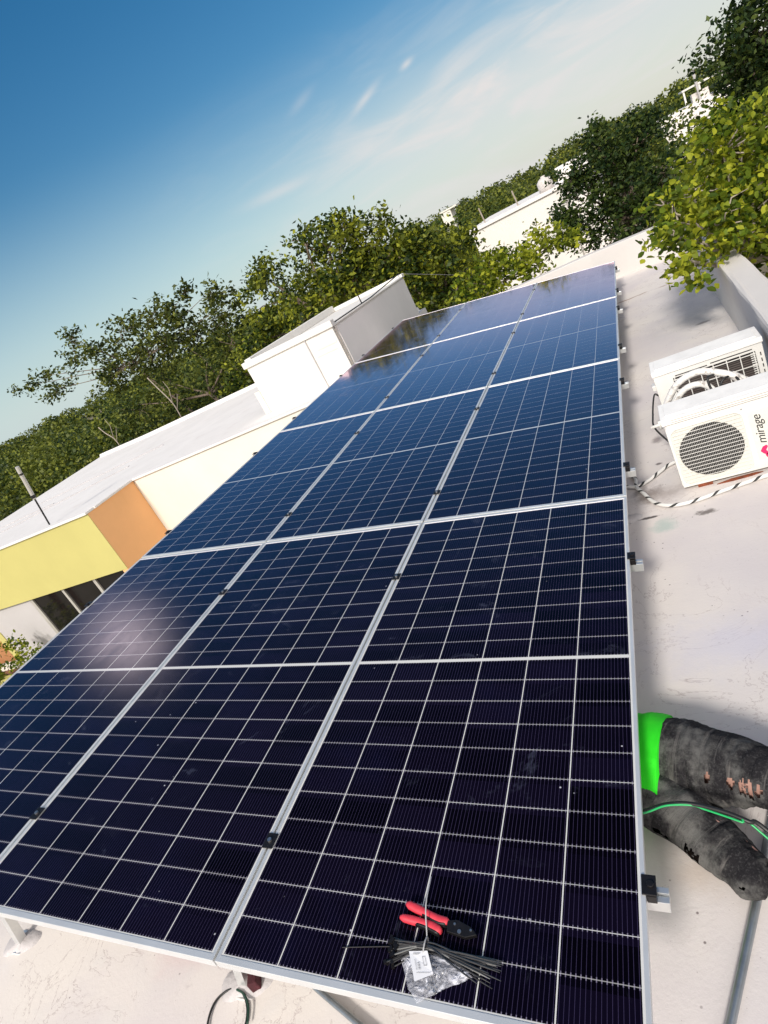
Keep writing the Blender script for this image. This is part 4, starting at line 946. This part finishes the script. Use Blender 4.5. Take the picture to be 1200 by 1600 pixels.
for s_, y0, dy in (('haL', 1.04, -1), ('haR', .82, 1)):      # five short fingers on each hand
    base = names.index('fiL' if s_ == 'haL' else 'fiR'); b_ = Vector(J[names[base]])
    for k in range(5):
        d_ = Vector((-.02+.012*k, dy*.012, .03-.003*abs(k-2))) if k < 4 else Vector((.03, dy*-.01, .0))
        i1 = len(names)+len(extra_v); extra_v.append((b_+d_*.7, .009)); extra_v.append((b_+d_*1.5, .008)); extra_e += [(base, i1), (i1, i1+1)]
me = bpy.data.meshes.new('body'); me.from_pydata([Vector(J[k])-OFF for k in names]+[v-OFF for v, _ in extra_v], [(names.index(a), names.index(b)) for a, b in ED]+extra_e, [])
bo = bpy.data.objects.new('body', me); C.objects.link(bo); bo.parent = pn; me.materials.append(M['skin'])
sk = bo.modifiers.new('skin', 'SKIN'); 
for i, k in enumerate(names): me.skin_vertices[0].data[i].radius = (RAD[k]*.86, RAD[k]*.86)
for i, (_, r_) in enumerate(extra_v): me.skin_vertices[0].data[len(names)+i].radius = (r_, r_)
me.skin_vertices[0].data[0].use_root = True
ss = bo.modifiers.new('sub', 'SUBSURF'); ss.levels = 2; ss.render_levels = 2; sk.use_smooth_shade = True

def garment(mb, path, rads, wr=.006, seed=0, holes=(), nu=48, kseg=9, flat=1.0, twist=0, freq=1.0):
    """wrinkled cloth tube round a limb; holes = (s, angle, ds, dang) ellipses left open (rips)"""
    P = smooth_path([Vector(p)-OFF for p in path], kseg); m = len(P); rng = np.random.default_rng(seed); up = Vector((0, 0, 1))
    ph = rng.random(12)*6.28; vs = []; Ls = [0]
    for i in range(1, m): Ls.append(Ls[-1]+(P[i]-P[i-1]).length)
    for i, p in enumerate(P):
        t = (P[min(i+1, m-1)]-P[max(i-1, 0)]).normalized(); a = t.cross(up).normalized(); b = a.cross(t)
        s = i/(m-1)*(len(rads)-1); k = min(int(s), len(rads)-2); r_ = rads[k]*(1-(s-k))+rads[k+1]*(s-k); S = Ls[i]
        for j in range(nu):
            th = 2*math.pi*j/nu
            w_ = math.sin(S*95*freq+2.2*math.sin(th+ph[0])+ph[1])*.45*max(0, math.sin(th*1.0+ph[2]+S*6))+math.sin(S*170*freq+3*math.sin(th*2+ph[3]))*.25*max(0, math.cos(th+ph[4]-S*9))+math.sin(S*40+th*2+ph[5])*.3+.35*max(0,math.sin(S*260*freq+4*math.sin(th+ph[6])))*max(0,math.sin(th*1.5+ph[7]+S*11))+rng.normal()*.04
            q_ = r_+wr*w_
            seam = .004*math.exp(-((((th-math.pi/2*1.25+math.pi) % (2*math.pi))-math.pi)/.07)**2)
            q_ += seam
            z_ = math.sin(th)*q_*flat
            vs.append(p+a*math.cos(th)*q_+b*z_)
    fs = []; uvs = []
    for i in range(m-1):
        for j in range(nu):
            sc_ = (i+.5)/(m-1); th = 2*math.pi*(j+.5)/nu; drop = False
            for (hs, ha, ds, da) in holes:
                dd = ((th-ha+math.pi) % (2*math.pi))-math.pi
                if ((sc_-hs)/ds)**2+(dd/da)**2 < 1+.35*math.sin(i*2.3+j*1.7): drop = True
            if drop: continue
            fs.append((i*nu+j, i*nu+(j+1) % nu, (i+1)*nu+(j+1) % nu, (i+1)*nu+j))
            uvs.append([(j/nu, Ls[i]), ((j+1)/nu, Ls[i]), ((j+1)/nu, Ls[i+1]), (j/nu, Ls[i+1])])
    fs.append(tuple(range(nu))[::-1]); uvs.append([(0, 0)]*nu)
    mb.add(vs, fs, uvs); return mb
jn = MB()
U90 = math.pi/2
garment(jn, [(-.05, .93, .12), (.04, .925, .13), (.12, .895, .145), (.20, .865, .155), (.28, .83, .165), (.36, .79, .17), (.50, .74, .15), (.70, .72, .08)], [.135, .148, .136, .119, .101, .089, .076, .062], .0095, 1,
        [(.43, .66, .012, .14), (.535, .56, .016, .16), (.580, .50, .009, .26), (.603, .45, .010, .32), (.632, .46, .012, .36), (.665, .5, .010, .26)], nu=84, kseg=16, flat=.86)
garment(jn, [(-.04, .82, .115), (.03, .765, .115), (.10, .69, .105), (.17, .615, .095), (.225, .555, .088), (.25, .545, .075)], [.112, .103, .084, .073, .063, .036], .0085, 2,
        [(.27, .04, .03, .15), (.32, -.04, .025, .10), (.445, .24, .012, .26), (.48, .18, .015, .40), (.515, .12, .012, .30), (.80, .5, .01, .08)], nu=72, kseg=16, flat=.86)
garment(jn, [(.228, .552, .072), (.212, .60, .068), (.168, .68, .062), (.125, .77, .055), (.09, .88, .05)], [.050, .053, .052, .050, .046], .004, 3, nu=48, kseg=12, flat=.8)
jn.build('jeans', M['denim'], pn, smooth=True)
sh = MB(); garment(sh, [(.034, .905, .125), (.01, .91, .126), (-.05, .915, .125), (-.16, .915, .125), (-.28, .92, .125), (-.40, .925, .125), (-.50, .93, .12), (-.53, .93, .12)], [.156, .158, .156, .15, .155, .165, .13, .07], .011, 6, nu=90, kseg=9, flat=.86, freq=.55)
for v_ in range(len(sh.v)):                                     # the torso is wider than it is deep
    x_, y_, z_ = sh.v[v_]; sh.v[v_] = (x_, (y_-.015)*1.22+.015, max(z_, .012))
sh.build('shirt', M['shirt'], pn, smooth=True)
sl = MB()
for a_, b_ in (((-.46, 1.07, .12), (-.38, 1.2, .10)), ((-.46, .78, .12), (-.38, .65, .10))): garment(sl, [a_, tuple((Vector(a_)+Vector(b_))/2), b_], [.075, .068, .06], .004, 7, nu=32, kseg=6)
sl.build('sleeves', M['shirt'], pn, smooth=True)
hr = MB(); hr.tube([(-.73-.05, .03, .125), (-.76-.05, .03, .13), (-.79-.05, .03, .13), (-.81-.05, .03, .13)], [.072, .078, .06, .02], 14); hr.build('hair', M['hair'], pn, smooth=True)
fc = MB(); fc.tube([(-.69, .03, .20), (-.70, .03, .222), (-.71, .03, .215)], [.014, .012, .004], 8); 
fc.build('nose', M['skin'], pn, smooth=True)
for s_ in (-.03, .03): MB().tube([(-.735, .03+s_, .196), (-.735, .03+s_, .203)], .010, 10).build('eye', M['ink'], pn)
MB().tube([(-.665, .008, .203), (-.663, .03, .205), (-.665, .052, .203)], .005, 6).build('mouth', M['magenta'], pn)
for p_, r_ in (((.86-.05, -.10, .06), 0), ):
    sq = MB(); sq.box(-.035, .05, -.045, .045, -.045, .14); sq.build('shoe', M['black'], pn, bevel=.02, loc=p_)
# green and black cables over the legs
o = MB().tube(smooth_path([(-.5, .72, .30), (-.10, .63, .27), (-0.019, 0.629, 0.275), (0.045, 0.658, 0.265), (0.114, 0.660, 0.262), (0.194, 0.635, 0.260), (0.252, 0.610, 0.250), (0.293, 0.600, 0.220), (.5, .42, .05), (.9, .4, .02)], 6), .0062, 8).build('cable', M['cable'], smooth=True)
MB().tube(smooth_path([(-.5, .715, .306), (-.10, .625, .276), (-0.018, 0.620, 0.280), (0.046, 0.649, 0.272), (0.114, 0.656, 0.262), (0.145, 0.647, 0.256), (0.192, 0.625, 0.257), (0.236, 0.605, 0.255), (0.263, 0.603, 0.235), (.5, .40, .04)], 6), .0030, 7).build('green_wire', M['greenwire'], o, smooth=True)
tag(o, 'black cable with a green wire running over the jeans from under the panels', 'cable')
